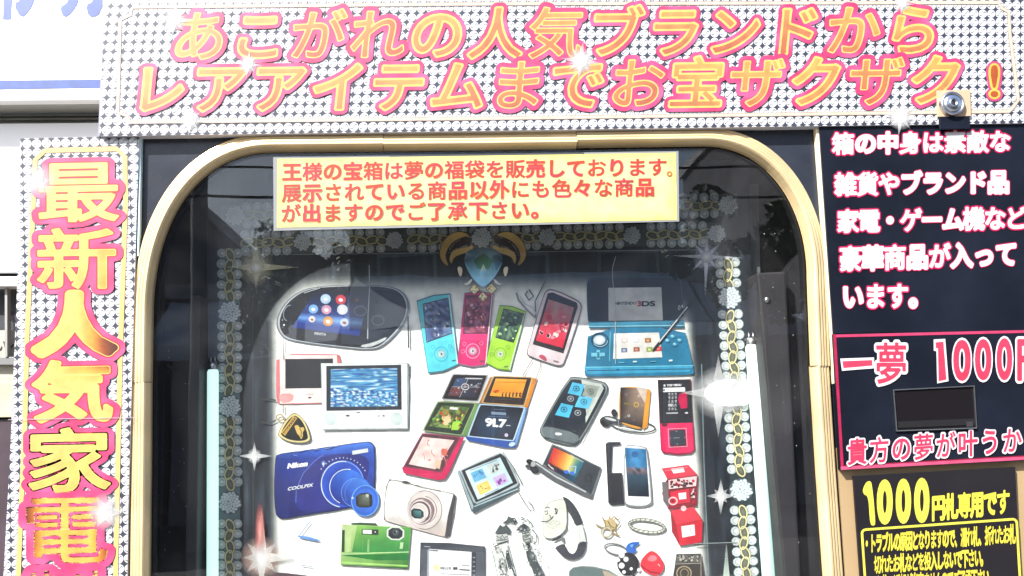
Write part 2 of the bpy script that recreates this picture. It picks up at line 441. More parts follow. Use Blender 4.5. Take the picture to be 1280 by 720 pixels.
def building(label, x0, x1, zt, yf, col, floors, nwin):
    b = thing('building', label, 'building', ((x0 + x1) / 2, yf - 4, 0.0), 'buildings across the street')
    wm = mat('facade_render', col, 0.8, 0, 0, 20, 0.12, 1.2); gl = mat('facade_window_glass', (0.02, 0.025, 0.03), 0.1); fr = mat('facade_frame', (0.35, 0.35, 0.35), 0.5)
    box('wall', (x0, yf - 8, 0), (x1, yf, zt), wm, b)
    box('parapet', (x0 - 0.08, yf - 8.08, zt), (x1 + 0.08, yf + 0.08, zt + 0.22), fr, b)
    fh = zt / floors
    for f in range(floors):
        for k in range(nwin):
            xc = x0 + (k + 0.5) * (x1 - x0) / nwin; ww = (x1 - x0) / nwin * 0.55
            wn = box('window', (xc - ww / 2, yf - 0.02, f * fh + fh * 0.28), (xc + ww / 2, yf + 0.04, f * fh + fh * 0.82), fr, b)
            box('pane', (xc - ww / 2 + 0.06, yf + 0.041, f * fh + fh * 0.28 + 0.06), (xc + ww / 2 - 0.06, yf + 0.05, f * fh + fh * 0.82 - 0.06), gl, wn)
building('low grey shop building, leftmost one mirrored in the window', -9.5, -4.6, 5.4, -14.5, (0.11, 0.11, 0.13), 2, 3)
building('lowest flat-roofed shop mirrored under open sky, left of centre', -4.5, -1.75, 3.6, -14.5, (0.22, 0.22, 0.24), 1, 2)
building('brown two-storey house mirrored behind the centre of the window', -1.65, 3.9, 4.7, -14.5, (0.13, 0.10, 0.07), 2, 3)
building('pale low garage mirrored right of the brown house', 4.0, 5.9, 3.75, -14.5, (0.22, 0.22, 0.24), 1, 1)
building('tall dark warehouse, rightmost one mirrored in the window', 6.0, 13.5, 7.5, -14.5, (0.10, 0.10, 0.12), 3, 4)

def awning(label, x0, x1, zt, zb_, yf, out):  # unseen sunlit canvas, added so its reflection lays pale sheen on the glass
    t = thing('awning', label, 'awning', ((x0 + x1) / 2, yf, zb_), 'unseen awnings added for sheen on the window')
    cm = mat('added_awning_canvas', (0.50, 0.56, 0.66), 0.8, 0, 0, 1, 0.12, 3)
    n = max(4, int((x1 - x0) / .45)); V, Fc = [], []
    for i in range(n + 1):
        x = x0 + (x1 - x0) * i / n; sg = 0.03 * (i % 2)
        V += [(x, yf + .05, zt - sg), (x, yf + out * .5, (zt + zb_) / 2 - .05 - sg), (x, yf + out, zb_ - sg), (x, yf + out + .01, zb_ - .22 - sg)]
    for i in range(n):
        for q in range(3): Fc.append((i * 4 + q, i * 4 + q + 1, i * 4 + q + 5, i * 4 + q + 4))
    mesh_obj('canvas', V, Fc, cm, t)
    for x in (x0 + .05, x1 - .05): lathe('arm', (x, yf + .05, zb_ - .3), (0, out, .28), [(.02, 0), (.02, out)], M['steel'], t, 8)
awning('added pale blue canvas awning mirrored as sheen below the low flat-roofed shop roof', -4.5, -1.7, 3.55, 2.75, -14.5, 1.5)
awning('wide added pale blue canvas awning mirrored as sheen across the middle of the window', -1.6, 3.85, 3.9, 2.9, -14.5, 1.7)
awning('small added pale blue canvas awning mirrored as sheen in front of the garage', 4.0, 5.9, 3.7, 2.9, -14.5, 1.4)
def added_tree(x, y, h, rc, label, seed):  # unseen tree, added to give the mirrored haze an irregular edge
    t = thing('added_tree', label, 'tree', (x, y, 0), 'trees added to break up the haze in the window'); R = random.Random(seed)
    lathe('trunk', (x, y, 0), (0.02, 0, 1), [(0.14, 0), (0.10, h * .35), (0.06, h * .75), (0.01, h * .95)], mat('bark', (0.08, 0.06, 0.045), 0.9, 0, 0.4, 30), t, 10)
    V, Fc = [], []
    cl = [(x + R.gauss(0, rc * .5), y + R.gauss(0, rc * .4), h - rc * .8 + R.gauss(0, rc * .45), rc * R.uniform(.25, .5)) for k in range(16)]
    for k in range(2600):
        c = R.choice(cl); d = Vector((R.gauss(0, 1), R.gauss(0, 1), R.gauss(0, 1))).normalized() * c[3] * R.random() ** .4
        p = Vector(c[:3]) + d; u = Vector((R.gauss(0, 1), R.gauss(0, 1), R.gauss(0, 1))).normalized(); v = u.orthogonal().normalized() * .045; u *= .08
        b = len(V); V += [p - u, p + v, p + u, p - v]; Fc.append((b, b + 1, b + 2, b + 3))
    cr = mesh_obj('crown', V, Fc, mat('leaves', (0.05, 0.085, 0.03), 0.6, var=0.4, vscale=3), t); cr['kind'] = 'stuff'
added_tree(-2.2, -12.6, 4.15, 0.75, 'added bushy green tree mirrored at the upper left of the window', 3)
added_tree(4.4, -12.4, 4.5, 0.9, 'added taller green tree mirrored right of the yellow notice', 8)
up = thing('utility_pole', 'thin concrete utility pole with cables mirrored left of the yellow notice', 'utility pole', (-3.3, -11.5, 0))
lathe('pole', (-3.3, -11.5, 0), (0, 0, 1), [(0.13, 0), (0.085, 8.0), (0, 8.0)], mat('pole_concrete', (0.25, 0.25, 0.24), 0.8), up, 14)
box('crossarm', (-4.1, -11.42, 6.9), (-2.5, -11.36, 6.98), M['steel'], up)
for k, z_ in enumerate((4.55, 4.95, 6.95)):
    V, Fc = [], []
    for i in range(41):
        x_ = -16 + i * .8; sag = z_ + .5 * ((x_ + 3.3) / 12.7) ** 2 - .35 * abs(math.sin((x_ + 3.3) / 12.7 * math.pi / 2))
        for q in range(4): V.append((x_, -11.4 + .012 * math.cos(q * 1.571), sag + .018 * math.sin(q * 1.571)))
    for i in range(40):
        for q in range(4): Fc.append((i * 4 + q, i * 4 + (q + 1) % 4, i * 4 + 4 + (q + 1) % 4, i * 4 + 4 + q))
    mesh_obj('cable', V, Fc, M['rubber'], up)

# ------------------------------------------------------------------ neighbouring shop front on the left, wall at the far right
SY = 0.30
sf = thing('shop_front', 'white shop front with blue lettering and a grey ledge behind the machine at the left', 'shop front', px(60, 360, SY) + Vector((0, 0.05, 0)))
def q4(a, b, c, d, Y): return [px(*a, Y), px(*b, Y), px(*c, Y), px(*d, Y)]
wht = mat('white_enamel', (0.78, 0.78, 0.78), 0.35, 0, 0.02, 30, 0.03, 2)
ledm = mat('grey_ledge_metal', (0.22, 0.22, 0.20), 0.5, 0.2, 0.1, 40, 0.3, 10)
slab('sign_board', q4((-160, -160), (200, -160), (200, 124), (-160, 127), SY - 0.05), 0.06, wht, sf, 0.003)
slab('ledge', q4((-160, 133), (200, 131), (200, 154), (-160, 157), SY + 0.02), 0.04, ledm, sf)
slab('ledge_lip', q4((-160, 127.5), (200, 125), (200, 130.5), (-160, 133), SY - 0.03), 0.04, mat('lip_grey', (0.30, 0.30, 0.27), 0.5), sf, 0.002)
slab('ledge_rib', q4((-160, 144), (200, 142), (200, 144), (-160, 146), SY + 0.012), 0.008, ledm, sf)
slab('ledge_rib', q4((-160, 149), (200, 147), (200, 149), (-160, 151), SY + 0.012), 0.008, ledm, sf)
slab('wall_panel', q4((-160, 156), (200, 153), (200, 339), (-160, 340), SY), 0.04, wht, sf)
slab('wall_strip', q4((-160, 346), (200, 345), (200, 357), (-160, 358), SY - 0.005), 0.04, wht, sf, 0.001)
slab('shadow_gap', q4((-160, 340), (200, 339), (200, 345), (-160, 346), SY + 0.02), 0.03, M['rubber'], sf)
a = Art(SY - 0.0505, 4.6)
a.z(0, 0, 4)
bl = (92, 134, 240)
a.quad([(-640, 406), (-0, 402), (800, 394), (800, 435)], bl); a.quad([(-640, 412), (0, 405), (0, 449), (-640, 456)], bl)
a.quad([(0, 405), (800, 394), (800, 434), (0, 447)], bl)
a.quad([(20, -60), (62, -60), (54, 97), (14, 97)], bl)
a.smooth([(118, -80), (185, -80), (172, 0), (150, 50), (106, 94), (66, 22), (100, 0), (118, -40)], bl, 1)
a.smooth([(330, -60), (400, -60), (392, 10), (360, 62), (318, 92), (298, 34), (330, 20), (345, -10)], bl, 1)
a.smooth([(470, -60), (540, -60), (512, 30), (490, 82), (440, 84), (430, 22), (455, 14), (470, -10)], bl, 1)
a.quad([(300, -50), (540, -50), (540, -14), (300, -14)], bl)
for t in ((60, 175, 10), (105, 215, 40), (105, 231, 36), (50, 352, 30)):
    a.quad([(t[0] - t[2] / 2, t[1]), (t[0] + t[2] / 2, t[1]), (t[0] + t[2] / 2, t[1] + 2), (t[0] - t[2] / 2, t[1] + 2)], (222, 220, 222))
a.build('lettering', sf)
# shop window below it
sw = thing('shop_window', 'dusty shop window with beige sill and notices at the lower left edge', 'window', px(20, 500, SY))
slab('pane', q4((-160, 360), (200, 358), (200, 760), (-160, 760), SY + 0.03), 0.006, mat('window_glass_dark', (0.055, 0.055, 0.06), 0.08, 0, 0, 1, 0.3, 6), sw)
slab('sticker', q4((-80, 414), (60, 412), (60, 494), (-80, 495), SY + 0.02), 0.004, mat('beige_sheet', (0.26, 0.25, 0.21), 0.6, 0, 0, 1, 0.2, 12), sw)
slab('rail', q4((-160, 447), (200, 445), (200, 455), (-160, 457), SY + 0.008), 0.01, mat('grey_rail', (0.12, 0.12, 0.12), 0.5), sw, 0.001)
slab('sill', q4((-160, 478), (200, 476), (200, 520), (-160, 523), SY - 0.01), 0.02, mat('beige_sill', (0.30, 0.27, 0.20), 0.6, 0, 0, 1, 0.2, 20), sw, 0.001)
slab('lower_panel', q4((-160, 526), (200, 523), (200, 780), (-160, 780), SY - 0.004), 0.02, mat('plum_panel', (0.035, 0.022, 0.03), 0.4, 0, 0, 1, 0.4, 8), sw)
slab('stile', q4((6, 360), (9, 360), (9, 446), (6, 446), SY + 0.006), 0.012, mat('stile_grey', (0.2, 0.2, 0.2), 0.5), sw)
a = Art(SY + 0.0195); a.text('鶏', (12, 396), (12, 396), 14, 14, [(-0.02, (110, 90, 120))]); a.build('lettering', sw); a = Art(SY + 0.0195); a.text('いレス', (2, 432), (22, 431), 12, 16, [(-0.03, (50, 44, 48))])
a.build('lettering', sw)
wl = slab('brown_wall', q4((1200, -150), (1420, -150), (1420, 160), (1200, 160), 0.28), 0.1, mat('plum_brown_wall', (0.12, 0.075, 0.07), 0.7, 0, 0.2, 30, 0.2, 5)); wl['kind'] = 'structure'

# ------------------------------------------------------------------ the vending machine
vm = thing('vending_machine', 'black prize vending machine with a gold fluted frame round its arched window', 'vending machine', (0.0, 0.35, 0.12))
# window outline (inner edge of the frame) on the plane y = 0, listed counter-clockwise from the lower left
def corner(cx, cy, a_, b_, sx, n, k=26):
    out = []
    for i in range(k + 1):
        t = math.pi / 2 * i / k
        out.append((cx + sx * a_ * max(0.0, math.cos(t)) ** (2 / n), cy - b_ * max(0.0, math.sin(t)) ** (2 / n)))
    return out
Lc = corner(345, 400, 152, 208.3, -1, 2.22)            # from (193,400) up to (345,191.7)
Rc = corner(880, 350, 126, 164.5, 1, 2.12)[::-1]       # from (880,185.5) to (1006,350)
path_px = [(189, 800), (190, 720), (191.5, 560), (192, 478)] + Lc + [(400, 191.3), (480, 190.4), (600, 189.2), (720, 187.6), (800, 186.4)] + Rc + [(1010, 458), (1018, 590), (1027, 720), (1032, 800)]
IN = [px(x, y, 0.0) for x, y in path_px]
IN = [Vector((p.x, 0, p.z)) for p in IN]
NRM = []
for i, p in enumerate(IN):
    a_ = IN[max(0, i - 1)]; b_ = IN[min(len(IN) - 1, i + 1)]
    d = (b_ - a_).normalized(); NRM.append(Vector((-d.z, 0, d.x)))    # points away from the window
mid = Vector((0.05, 0, 1.55))
NRM = [n if n.dot(p - mid) > 0 else -n for n, p in zip(NRM, IN)]
def off(u, y, i): return Vector((IN[i].x + NRM[i].x * u, y, IN[i].z + NRM[i].z * u))
prof = [(0.0, 0.006), (0.0004, -0.001), (0.0020, -0.008), (0.0046, -0.0185), (0.0056, -0.0202)]
u = 0.0060
for k in range(4):
    b_ = 0.0031 * k
    prof += [(u, -0.0206 + b_), (u + 0.0006, -0.0215 + b_), (u + 0.0018, -0.0216 + b_), (u + 0.0036, -0.0209 + b_), (u + 0.0040, -0.0184 + b_)]
    u += 0.0044
prof += [(0.0236, -0.0098), (0.0244, -0.0080), (0.0246, -0.002)]
prof = [(a_, b_ * 0.75 if b_ < 0 else -0.001) for a_, b_ in prof]
def frame_seg(i0, i1, dz, label=None):
    V, Fc = [], []; n = len(prof)
    for i in range(i0, i1 + 1):
        for (uu, yy) in prof: V.append(off(uu + dz, yy, i))
    for k in range(i1 - i0):
        for j in range(n - 1): Fc.append((k * n + j, k * n + j + 1, (k + 1) * n + j + 1, (k + 1) * n + j))
    Fc.append(tuple(range(n))[::-1]); Fc.append(tuple((i1 - i0) * n + j for j in range(n)))
    o = mesh_obj('frame_segment', V, Fc, M['gold'], vm, label=label)
    bm = bmesh.new(); bm.from_mesh(o.data); bmesh.ops.recalc_face_normals(bm, faces=bm.faces); bm.to_mesh(o.data); bm.free()
    return o
def idx(xy): return min(range(len(path_px)), key=lambda i: math.dist(path_px[i], xy))
j1, j2, j3, j4 = idx((192, 478)), idx((480, 190)), idx((720, 187)), idx((1010, 458))
def nudge(i, other, mm=0.0007):
    pass
frame_seg(0, j1, 0.0); frame_seg(j1, j2, 0.0006); frame_seg(j2, j3, -0.0002); frame_seg(j3, j4, 0.0022); frame_seg(j4, len(IN) - 1, 0.0006)
# dark gaps where the frame pieces meet
for j in (j1, j2, j3, j4):
    d = (IN[j + 1] - IN[j]).normalized() * 0.0004
    q = [off(0.0012, -0.0062, j), off(0.0055, -0.0163, j), off(0.0250, -0.0085, j)]
    V = []
    for p in q: V += [p - d, p + d]
    V += [v + Vector((0, 0.0236, 0)) for v in V]
    seam = mesh_obj('frame_seam', V, [(0, 1, 3, 2), (2, 3, 5, 4), (0, 2, 8, 6), (2, 4, 10, 8), (1, 7, 9, 3), (3, 9, 11, 5), (4, 5, 11, 10), (0, 6, 7, 1)], M['gold_seam'], vm)
# rubber gasket just inside the frame
V, Fc = [], []
gp = [(0.0006, -0.0012), (-0.0022, -0.0032), (-0.0026, -0.001), (-0.0022, 0.012)]
for i in range(len(IN)):
    for uu, yy in gp: V.append(off(uu, yy, i))
for k in range(len(IN) - 1):
    for j in range(3): Fc.append((k * 4 + j, k * 4 + j + 1, (k + 1) * 4 + j + 1, (k + 1) * 4 + j))
mesh_obj('gasket', V, Fc, M['rubber'], vm)
# black fascia with the window opening cut out
def fascia():
    outer = [px(150, 800, 0), px(150, 60, 0), px(1330, 60, 0), px(1330, 800, 0)]
    ring_ = [off(0.004, 0, i) for i in range(len(IN))]
    Y0 = -0.002
    P = [(p.x, p.z) for p in ring_]
    P = [(P[0][0], 1.0)] + P + [(P[-1][0], 1.0)]
    poly = [(-0.405, 1.0)] + [(-0.405, 1.875)] + [(0.75, 1.875)] + [(0.75, 1.0)] + P[::-1]
    T = tessellate_polygon([[Vector((x, z, 0)) for x, z in poly]])
    V = [(x, Y0, z) for x, z in poly]; n = len(V)
    V += [(x, Y0 + 0.012, z) for x, z in poly]
    Fc = [tuple(t) for t in T] + [tuple(i + n for i in t) for t in T] + [(i, (i + 1) % n, (i + 1) % n + n, i + n) for i in range(n)]
    o = mesh_obj('fascia_panel', V, Fc, M['fascia'], vm)
    bm = bmesh.new(); bm.from_mesh(o.data); bmesh.ops.recalc_face_normals(bm, faces=bm.faces); bm.to_mesh(o.data); bm.free()
fascia()
# cabinet: side walls, roof and back of the recess, tan door front at the right, body below
PY = 0.096
xl, xr, zt = -0.386, 0.482, 1.855
zb = 1.0
box('cabinet_side', (xl - 0.015, 0.012, zb), (xl, PY + 0.02, zt), M['cabinet_in'], vm)
box('cabinet_side', (xr, 0.012, zb), (xr + 0.015, PY + 0.02, zt), M['cabinet_in'], vm)
box('cabinet_roof', (xl - 0.015, 0.012, zt + 0.001), (xr + 0.015, PY + 0.02, zt + 0.015), M['cabinet_in'], vm)
box('cabinet_back', (xl - 0.015, PY + 0.021, zb), (xr + 0.015, PY + 0.035, zt + 0.015), M['cabinet_in'], vm)
box('machine_body', (-0.41, 0.14, 0.14), (0.80, 0.75, 1.885), M['tan'], vm, 0.004)
box('lower_door', (-0.41, 0.0, 0.16), (0.80, 0.13, 0.995), M['tan'], vm, 0.004)
slab('door_panel', q4((1046, 560), (1400, 540), (1400, 800), (1062, 800), -0.006), 0.003, M['tan'], vm)
slab('door_trim', q4((1017, 120), (1022.5, 120), (1050, 480), (1043, 480), -0.012), 0.010, M['cream'], vm, 0.001)
# glass
def glass_mat():
    m, nt, b = newmat('window_glass'); nt.nodes.remove(b); N = nt.nodes.new; L = nt.links.new
    out = nt.nodes['Material Output']; t = N('ShaderNodeBsdfTransparent'); t.inputs[0].default_value = (0.965, 0.975, 0.97, 1)
    g_ = N('ShaderNodeBsdfGlossy'); g_.inputs['Roughness'].default_value = 0.0
    fr = N('ShaderNodeFresnel'); geo = N('ShaderNodeNewGeometry'); io = N('ShaderNodeMapRange')      # the pane does not refract, so both faces reflect alike
    io.inputs['To Min'].default_value = 1.52; io.inputs['To Max'].default_value = 1 / 1.52; L(geo.outputs['Backfacing'], io.inputs['Value']); L(io.outputs[0], fr.inputs['IOR'])
    tc = N('ShaderNodeTexCoord'); n = N('ShaderNodeTexNoise'); n.inputs['Scale'].default_value = 5; n.inputs['Detail'].default_value = 7; n.inputs['Distortion'].default_value = 1.5
    L(tc.outputs['Object'], n.inputs['Vector'])
    # dust and wiped smears: a faint diffuse film
    df = N('ShaderNodeBsdfDiffuse'); df.inputs[0].default_value = (0.6, 0.6, 0.62, 1)
    mr = N('ShaderNodeMapRange'); mr.inputs['From Min'].default_value = 0.45; mr.inputs['From Max'].default_value = 0.8; mr.inputs['To Min'].default_value = 0.001; mr.inputs['To Max'].default_value = 0.014
    L(n.outputs['Fac'], mr.inputs['Value'])
    mx0 = N('ShaderNodeMixShader'); L(mr.outputs[0], mx0.inputs[0]); L(t.outputs[0], mx0.inputs[1]); L(df.outputs[0], mx0.inputs[2])
    bn = N('ShaderNodeTexNoise'); bn.inputs['Scale'].default_value = 4; L(tc.outputs['Object'], bn.inputs['Vector'])
    bp = N('ShaderNodeBump'); bp.inputs['Strength'].default_value = 0.04; bp.inputs['Distance'].default_value = 0.01; L(bn.outputs['Fac'], bp.inputs['Height']); L(bp.outputs[0], g_.inputs['Normal'])
    mx = N('ShaderNodeMixShader'); L(fr.outputs[0], mx.inputs[0]); L(mx0.outputs[0], mx.inputs[1]); L(g_.outputs[0], mx.inputs[2]); L(mx.outputs[0], out.inputs[0])
    return m
GP = [off(-0.001, -0.003, i) for i in range(len(IN))]
poly = [(p.x, p.z) for p in GP]
T = tessellate_polygon([[Vector((x, z, 0)) for x, z in poly]])
n = len(poly)
glass = mesh_obj('window_pane', [(x, -0.003, z) for x, z in poly] + [(x, 0.001, z) for x, z in poly], [tuple(t) for t in T] + [tuple(i + n for i in t)[::-1] for t in T], glass_mat(), vm)
bm = bmesh.new(); bm.from_mesh(glass.data)
for f in bm.faces:
    front = sum(v.co.y for v in f.verts) < 0
    if (f.normal.y < 0) != front: f.normal_flip()
bm.to_mesh(glass.data); bm.free()
# brackets inside
br = box('light_bracket', (px(243, 400, 0.085).x, 0.06, zb), (px(256, 400, 0.085).x, 0.119, px(250, 369, 0.06).z), M['bracket'], vm, 0.002, 'slim brown-grey bracket left of the poster')
def screw(c, parent, r=0.0045):
    lathe('screw', c, (0, -1, 0), [(r, 0), (r, 0.0012), (r * .75, 0.0024), (r * .3, 0.0028), (0, 0.0028)], M['steel'], parent, 14)
rb = slab('light_bracket', q4((946, 341), (982, 339), (1003, 760), (984, 760), 0.05), 0.066, M['bracket'], vm, 0.003, 'wide dark grey bracket right of the poster')
screw(px(959, 375, 0.05), rb, 0.0042)
slab('inner_post', q4((985, 338), (1008, 300), (1044, 760), (1006, 760), 0.075), 0.03, M['cabinet_in'], vm)
sl = slab('back_flange', q4((929, 230), (948, 230), (952, 420), (932, 420), 0.109), 0.006, mat('grey_flange', (0.10, 0.105, 0.11), 0.45, 0.3, 0.05, 90, 0.3, 20), vm)
slab('bracket_slot', q4((935, 362), (940, 362), (945, 415), (939, 415), 0.098), 0.004, M['rubber'], vm)
# specks of dirt on the dark lining
V, Fc = [], []
for k in range(70):
    x, y = random.choice([(random.uniform(196, 240), random.uniform(420, 718)), (random.uniform(950, 1020), random.uniform(250, 718))])
    r = random.uniform(0.25, 0.75); p = [px(x + r * math.cos(t), y + r * random.uniform(.6, 1.3) * math.sin(t), 0.047 if x > 900 else 0.105) for t in (0, 1.2, 2.5, 3.8, 5.1)]
    b = len(V); V += p; Fc.append(tuple(range(b, b + 5)))
dk = mesh_obj('lint_specks', V, Fc, mat('lint', (0.35, 0.35, 0.36), 0.9), vm); dk['kind'] = 'stuff'

# lock with its bracket
lk = thing('cylinder_lock', 'round chrome cylinder lock on a black block at the lower right of the banner', 'lock', px(1191, 140, -0.03))
slab('plate', q4((1171, 113), (1213, 112), (1214, 145), (1172, 146), -0.0220), 0.002, mat('beige_plate', (0.33, 0.235, 0.15), 0.5), lk, 0.0005)
slab('block', q4((1173.5, 143), (1212, 142.5), (1213, 161), (1174.5, 162), -0.0218), 0.0024, M['black_panel'], lk, 0.0015)
c = px(1191.5, 128.5, -0.0285)
lathe('barrel', c + Vector((0, 0.007, 0)), (0, -1, 0), [(0.0165, 0), (0.0165, 0.004), (0.0158, 0.0065), (0.0140, 0.0080), (0.0128, 0.0074), (0.0122, 0.0056), (0.0115, 0.0056), (0.0108, 0.0080), (0.0092, 0.0086), (0, 0.0088)], M['chrome'], lk, 40)
key = box('keyway', (c.x - 0.0010, c.y - 0.0030, c.z - 0.0045), (c.x + 0.0010, c.y - 0.0021, c.z + 0.0045), M['rubber'], lk)
lathe('key_core', c + Vector((0, 0.0, 0)), (0, -1, 0), [(0.0058, 0.001), (0.0058, 0.0026), (0.0044, 0.0033), (0.0040, 0.0024), (0, 0.0024)], M['chrome'], lk, 24)

# fluorescent tubes
def tube(x0, y0, x1, y1, r, Y, label, capy):
    t = thing('fluorescent_tube', label, 'fluorescent tube', px(x1, y1, Y), 'fluorescent tubes beside the poster')
    p0, p1 = px(x0, y0, Y), px(x1, y1, Y); ax = (p0 - p1); L = ax.length
    lathe('glass_tube', p1, ax, [(0, 0), (r, 0), (r, L - r * .4), (r * .8, L)], M['tube'], t, 24)
    lathe('end_cap', p1, ax, [(r * .8, L + 0.0002), (r * .82, L + 0.004), (r * .72, L + 0.010), (0, L + 0.0102)], M['steel'], t, 24)
    for s in (-1, 1): lathe('pin', p1 + Vector((s * r * .35, 0, 0)), ax, [(0.0009, L + 0.0103), (0.0009, L + 0.017), (0, L + 0.017)], M['steel'], t, 8)
tube(266.2, 462, 265.5, 790, 0.0074, 0.088, 'thin fluorescent tube glowing pale green left of the poster', 451)
tube(939.5, 431, 965.5, 790, 0.0085, 0.090, 'white fluorescent tube in full sun right of the poster', 340)

# ------------------------------------------------------------------ banner across the top
PINK = (252, 84, 148)
TY = -0.0190
def lattice_board(name, quad, Y, depth, parent, origin, ax, ay, nx=2):
    """board whose printed bead rows run along its own edges; UVs count beads"""
    P = [px(x, y, Y) for x, y in quad]
    V = P + [p + Vector((0, depth, 0)) for p in P]
    O, A, B = (px(*q, Y) for q in (origin, ax, ay))
    ux, uz = (A - O), (B - O); D = ux.x * uz.z - ux.z * uz.x
    uvs = []
    for v in V:
        d = v - O; uvs.append(((d.x * uz.z - d.z * uz.x) / D, (ux.x * d.z - ux.z * d.x) / D))
    n = len(P)
    Fc = [tuple(range(n)), tuple(range(2 * n - 1, n - 1, -1))] + [(i, i + n, (i + 1) % n + n, (i + 1) % n) for i in range(n)]
    o = mesh_obj(name, V, Fc, [M['bead_top'], mat('board_edge', (0.45, 0.46, 0.52), 0.5)], parent, fm=[0, 1] + [1] * n, uvs=uvs)
    bm = bmesh.new(); bm.from_mesh(o.data); bmesh.ops.recalc_face_normals(bm, faces=bm.faces); bm.to_mesh(o.data); bm.free()
    return o
tb = thing('banner', 'wide banner of pink-edged gold lettering on printed beads above the window', 'banner', px(640, 160, TY))
# bead grid: one bead step is 12 x 11.5 px near (158, 63)
lattice_board('board', [(133.5, -80), (124.5, 170), (1400, 152), (1400, -80)], TY, 0.016, tb, (155.6, 133.3), (167.6, 133.15), (157.3, 121.7))
slab('edge_trim', [px(130.0, -80, TY + .004), px(133.3, -80, TY + .004), px(127.4, 100, TY + .004), px(124.4, 170, TY + .004), px(122.6, 170, TY + .004), px(127, 60, TY + .004)], 0.011, mat('grey_lilac_edge', (0.17, 0.16, 0.22), 0.5), tb)
a = Art(TY - 0.0006)
for col, wd in (((190, 170, 160), 5.0), ((250, 232, 205), 3.2)):
    a.line([(150, 25), (163, 18), (166, 8.5), (640, 4.5), (1248, 3), (1252, 10), (1261, 15), (1262, 40), (1273, 125), (1266, 134), (1262, 139), (640, 147.5), (163, 152.5), (158, 144), (147, 141), (149, 60)], wd, col, True)
a.build('border_line', tb)
GA, GB = (255, 232, 120), (240, 160, 96)
def golden(ch, i, x, y):
    r = random.Random(ord(ch) * 31 + i); an = r.uniform(-2.2, -.6); t = 0.5 + (x * math.cos(an) + y * math.sin(an)) * 1.0 + r.uniform(-.35, .25)
    return mixc((250, 196, 104), (226, 122, 84), t)
def halo(ch, i, x, y): return mixc((255, 70, 132), (255, 112, 172), 0.4 + nz(x * 3 + i, y * 3) * 1.3)
a = Art(TY - 0.0012, 3.0)
lay = [(-0.112, halo), (-0.044, (255, 236, 128)), (-0.004, golden)]
a.text('あこがれの人気ブランドから', (249, 46), (1141, 38), 70, 67, lay, 0.10, 72)
a.text('レアアイテムまでお宝ザクザク', (199, 112), (1170, 101), 71, 67, lay, 0.10, 72)
a.fit('!', 1239, 82, 1247, 121, [(-0.10, PINK), (-0.055, (255, 225, 90)), (-0.012, (214, 100, 40))], 72)
a.build('lettering', tb)
for (x, y, r) in ((310, 80, 15), (726, 76, 21), (238, 150, 17), (218, 24, 20), (1126, 146, 20), (1128, 4, 13), (50, 0, 1)):
    if r > 5:
        a = Art(TY - 0.0020); a.star(x, y, [r * 1.25, r * .7, r * .95, r * .7] * 4, r * .20, glow=r * .85, rot=.12); a.ell(x, y, r * .42, r * .42, (255, 255, 255, 1), 0, (255, 255, 255, .6)); a.build('printed_sparkle', tb)

# ------------------------------------------------------------------ tall side banner
LY = -0.012
sb = thing('side_banner', 'tall banner with large gold characters stacked on printed beads left of the window', 'banner', px(90, 720, LY))
lattice_board('board', [(25.5, 173), (174.5, 170), (171, 252), (160, 640), (158, 800), (0, 800), (13, 560), (22.5, 330)], LY, 0.016, sb, (64.5, 195.6), (76.6, 195.3), (64.2, 184.6))
slab('edge_trim', q4((174.6, 170), (176.4, 170), (173.3, 320), (171.0, 320), LY + 0.002), 0.012, mat('aqua_edge', (0.45, 0.60, 0.66), 0.4), sb)
a = Art(LY - 0.0006)
for col, wd in (((250, 190, 150), 6.4), ((255, 240, 140), 5.2)):
    a.line([(56, 188), (146, 186), (156, 196), (157, 250), (150, 450), (144.5, 710), (144, 790)], wd, col)
    a.line([(56, 188), (44, 200), (40, 290), (34, 410), (31, 530), (23.5, 700), (21, 790)], wd, col)
a.build('border_line', sb)
def yel(dark):
    def f(ch, i, x, y):
        t = dark(x, y); top = (255, 246, 150)
        c = mixc(top, (255, 190, 70), min(1, t * 1.6)); c = mixc(c, (190, 84, 20), (t - .6) * 2.2); return mixc(c, (96, 40, 22), (t - .95) * 2)
    return f
chars = [('最', 50, 205, 147, 276, lambda x, y: .02 + .1 * (1 - y)),
         ('新', 48, 286, 143, 360, lambda x, y: .25 + max(0, x - .74) * 2.2 * (1 - y * .8)),
         ('人', 46, 368, 141, 441, lambda x, y: .18 + max(0, x - .55) * 2.6),
         ('気', 43, 452, 138, 526, lambda x, y: .15 + max(0, y - .62) * max(0, x - .2) * 3.4),
         ('家', 38, 536, 136, 614, lambda x, y: .18 + .12 * (1 - y)),
         ('電', 34, 623, 133, 703, lambda x, y: .25 + max(0, abs(x - .52) - .28) * 3.2 + .2 * (1 - abs(y - .45))),
         ('製', 28, 713, 130, 795, lambda x, y: .22)]
a = Art(LY - 0.0014, 2.9)
KB = {'最': .019, '新': .020, '人': .075, '気': .034, '家': .024, '電': .016, '製': .010}
for ch, x0, y0, x1, y1, fn in chars: a.fit(ch, x0, y0, x1, y1, [(-0.085 - KB[ch], halo)], 72, -0.02)
a.n = 4
for ch, x0, y0, x1, y1, fn in chars: a.n = 4; a.fit(ch, x0, y0, x1, y1, [(-0.017 - KB[ch], (236, 60, 70)), (-KB[ch], (255, 238, 130)), (0.012 - KB[ch], yel(fn))], 96, -0.02)
a.build('lettering', sb)
for x, y, rr_, cr, gl_ in ((132, 640, [22, 9] * 6, 8, 25), (48, 226, [16, 8] * 6, 6, 24)):
    a = Art(LY - 0.0026); a.star(x, y, rr_, cr, glow=gl_); a.build('printed_sparkle', sb)
a = Art(LY - 0.0026)
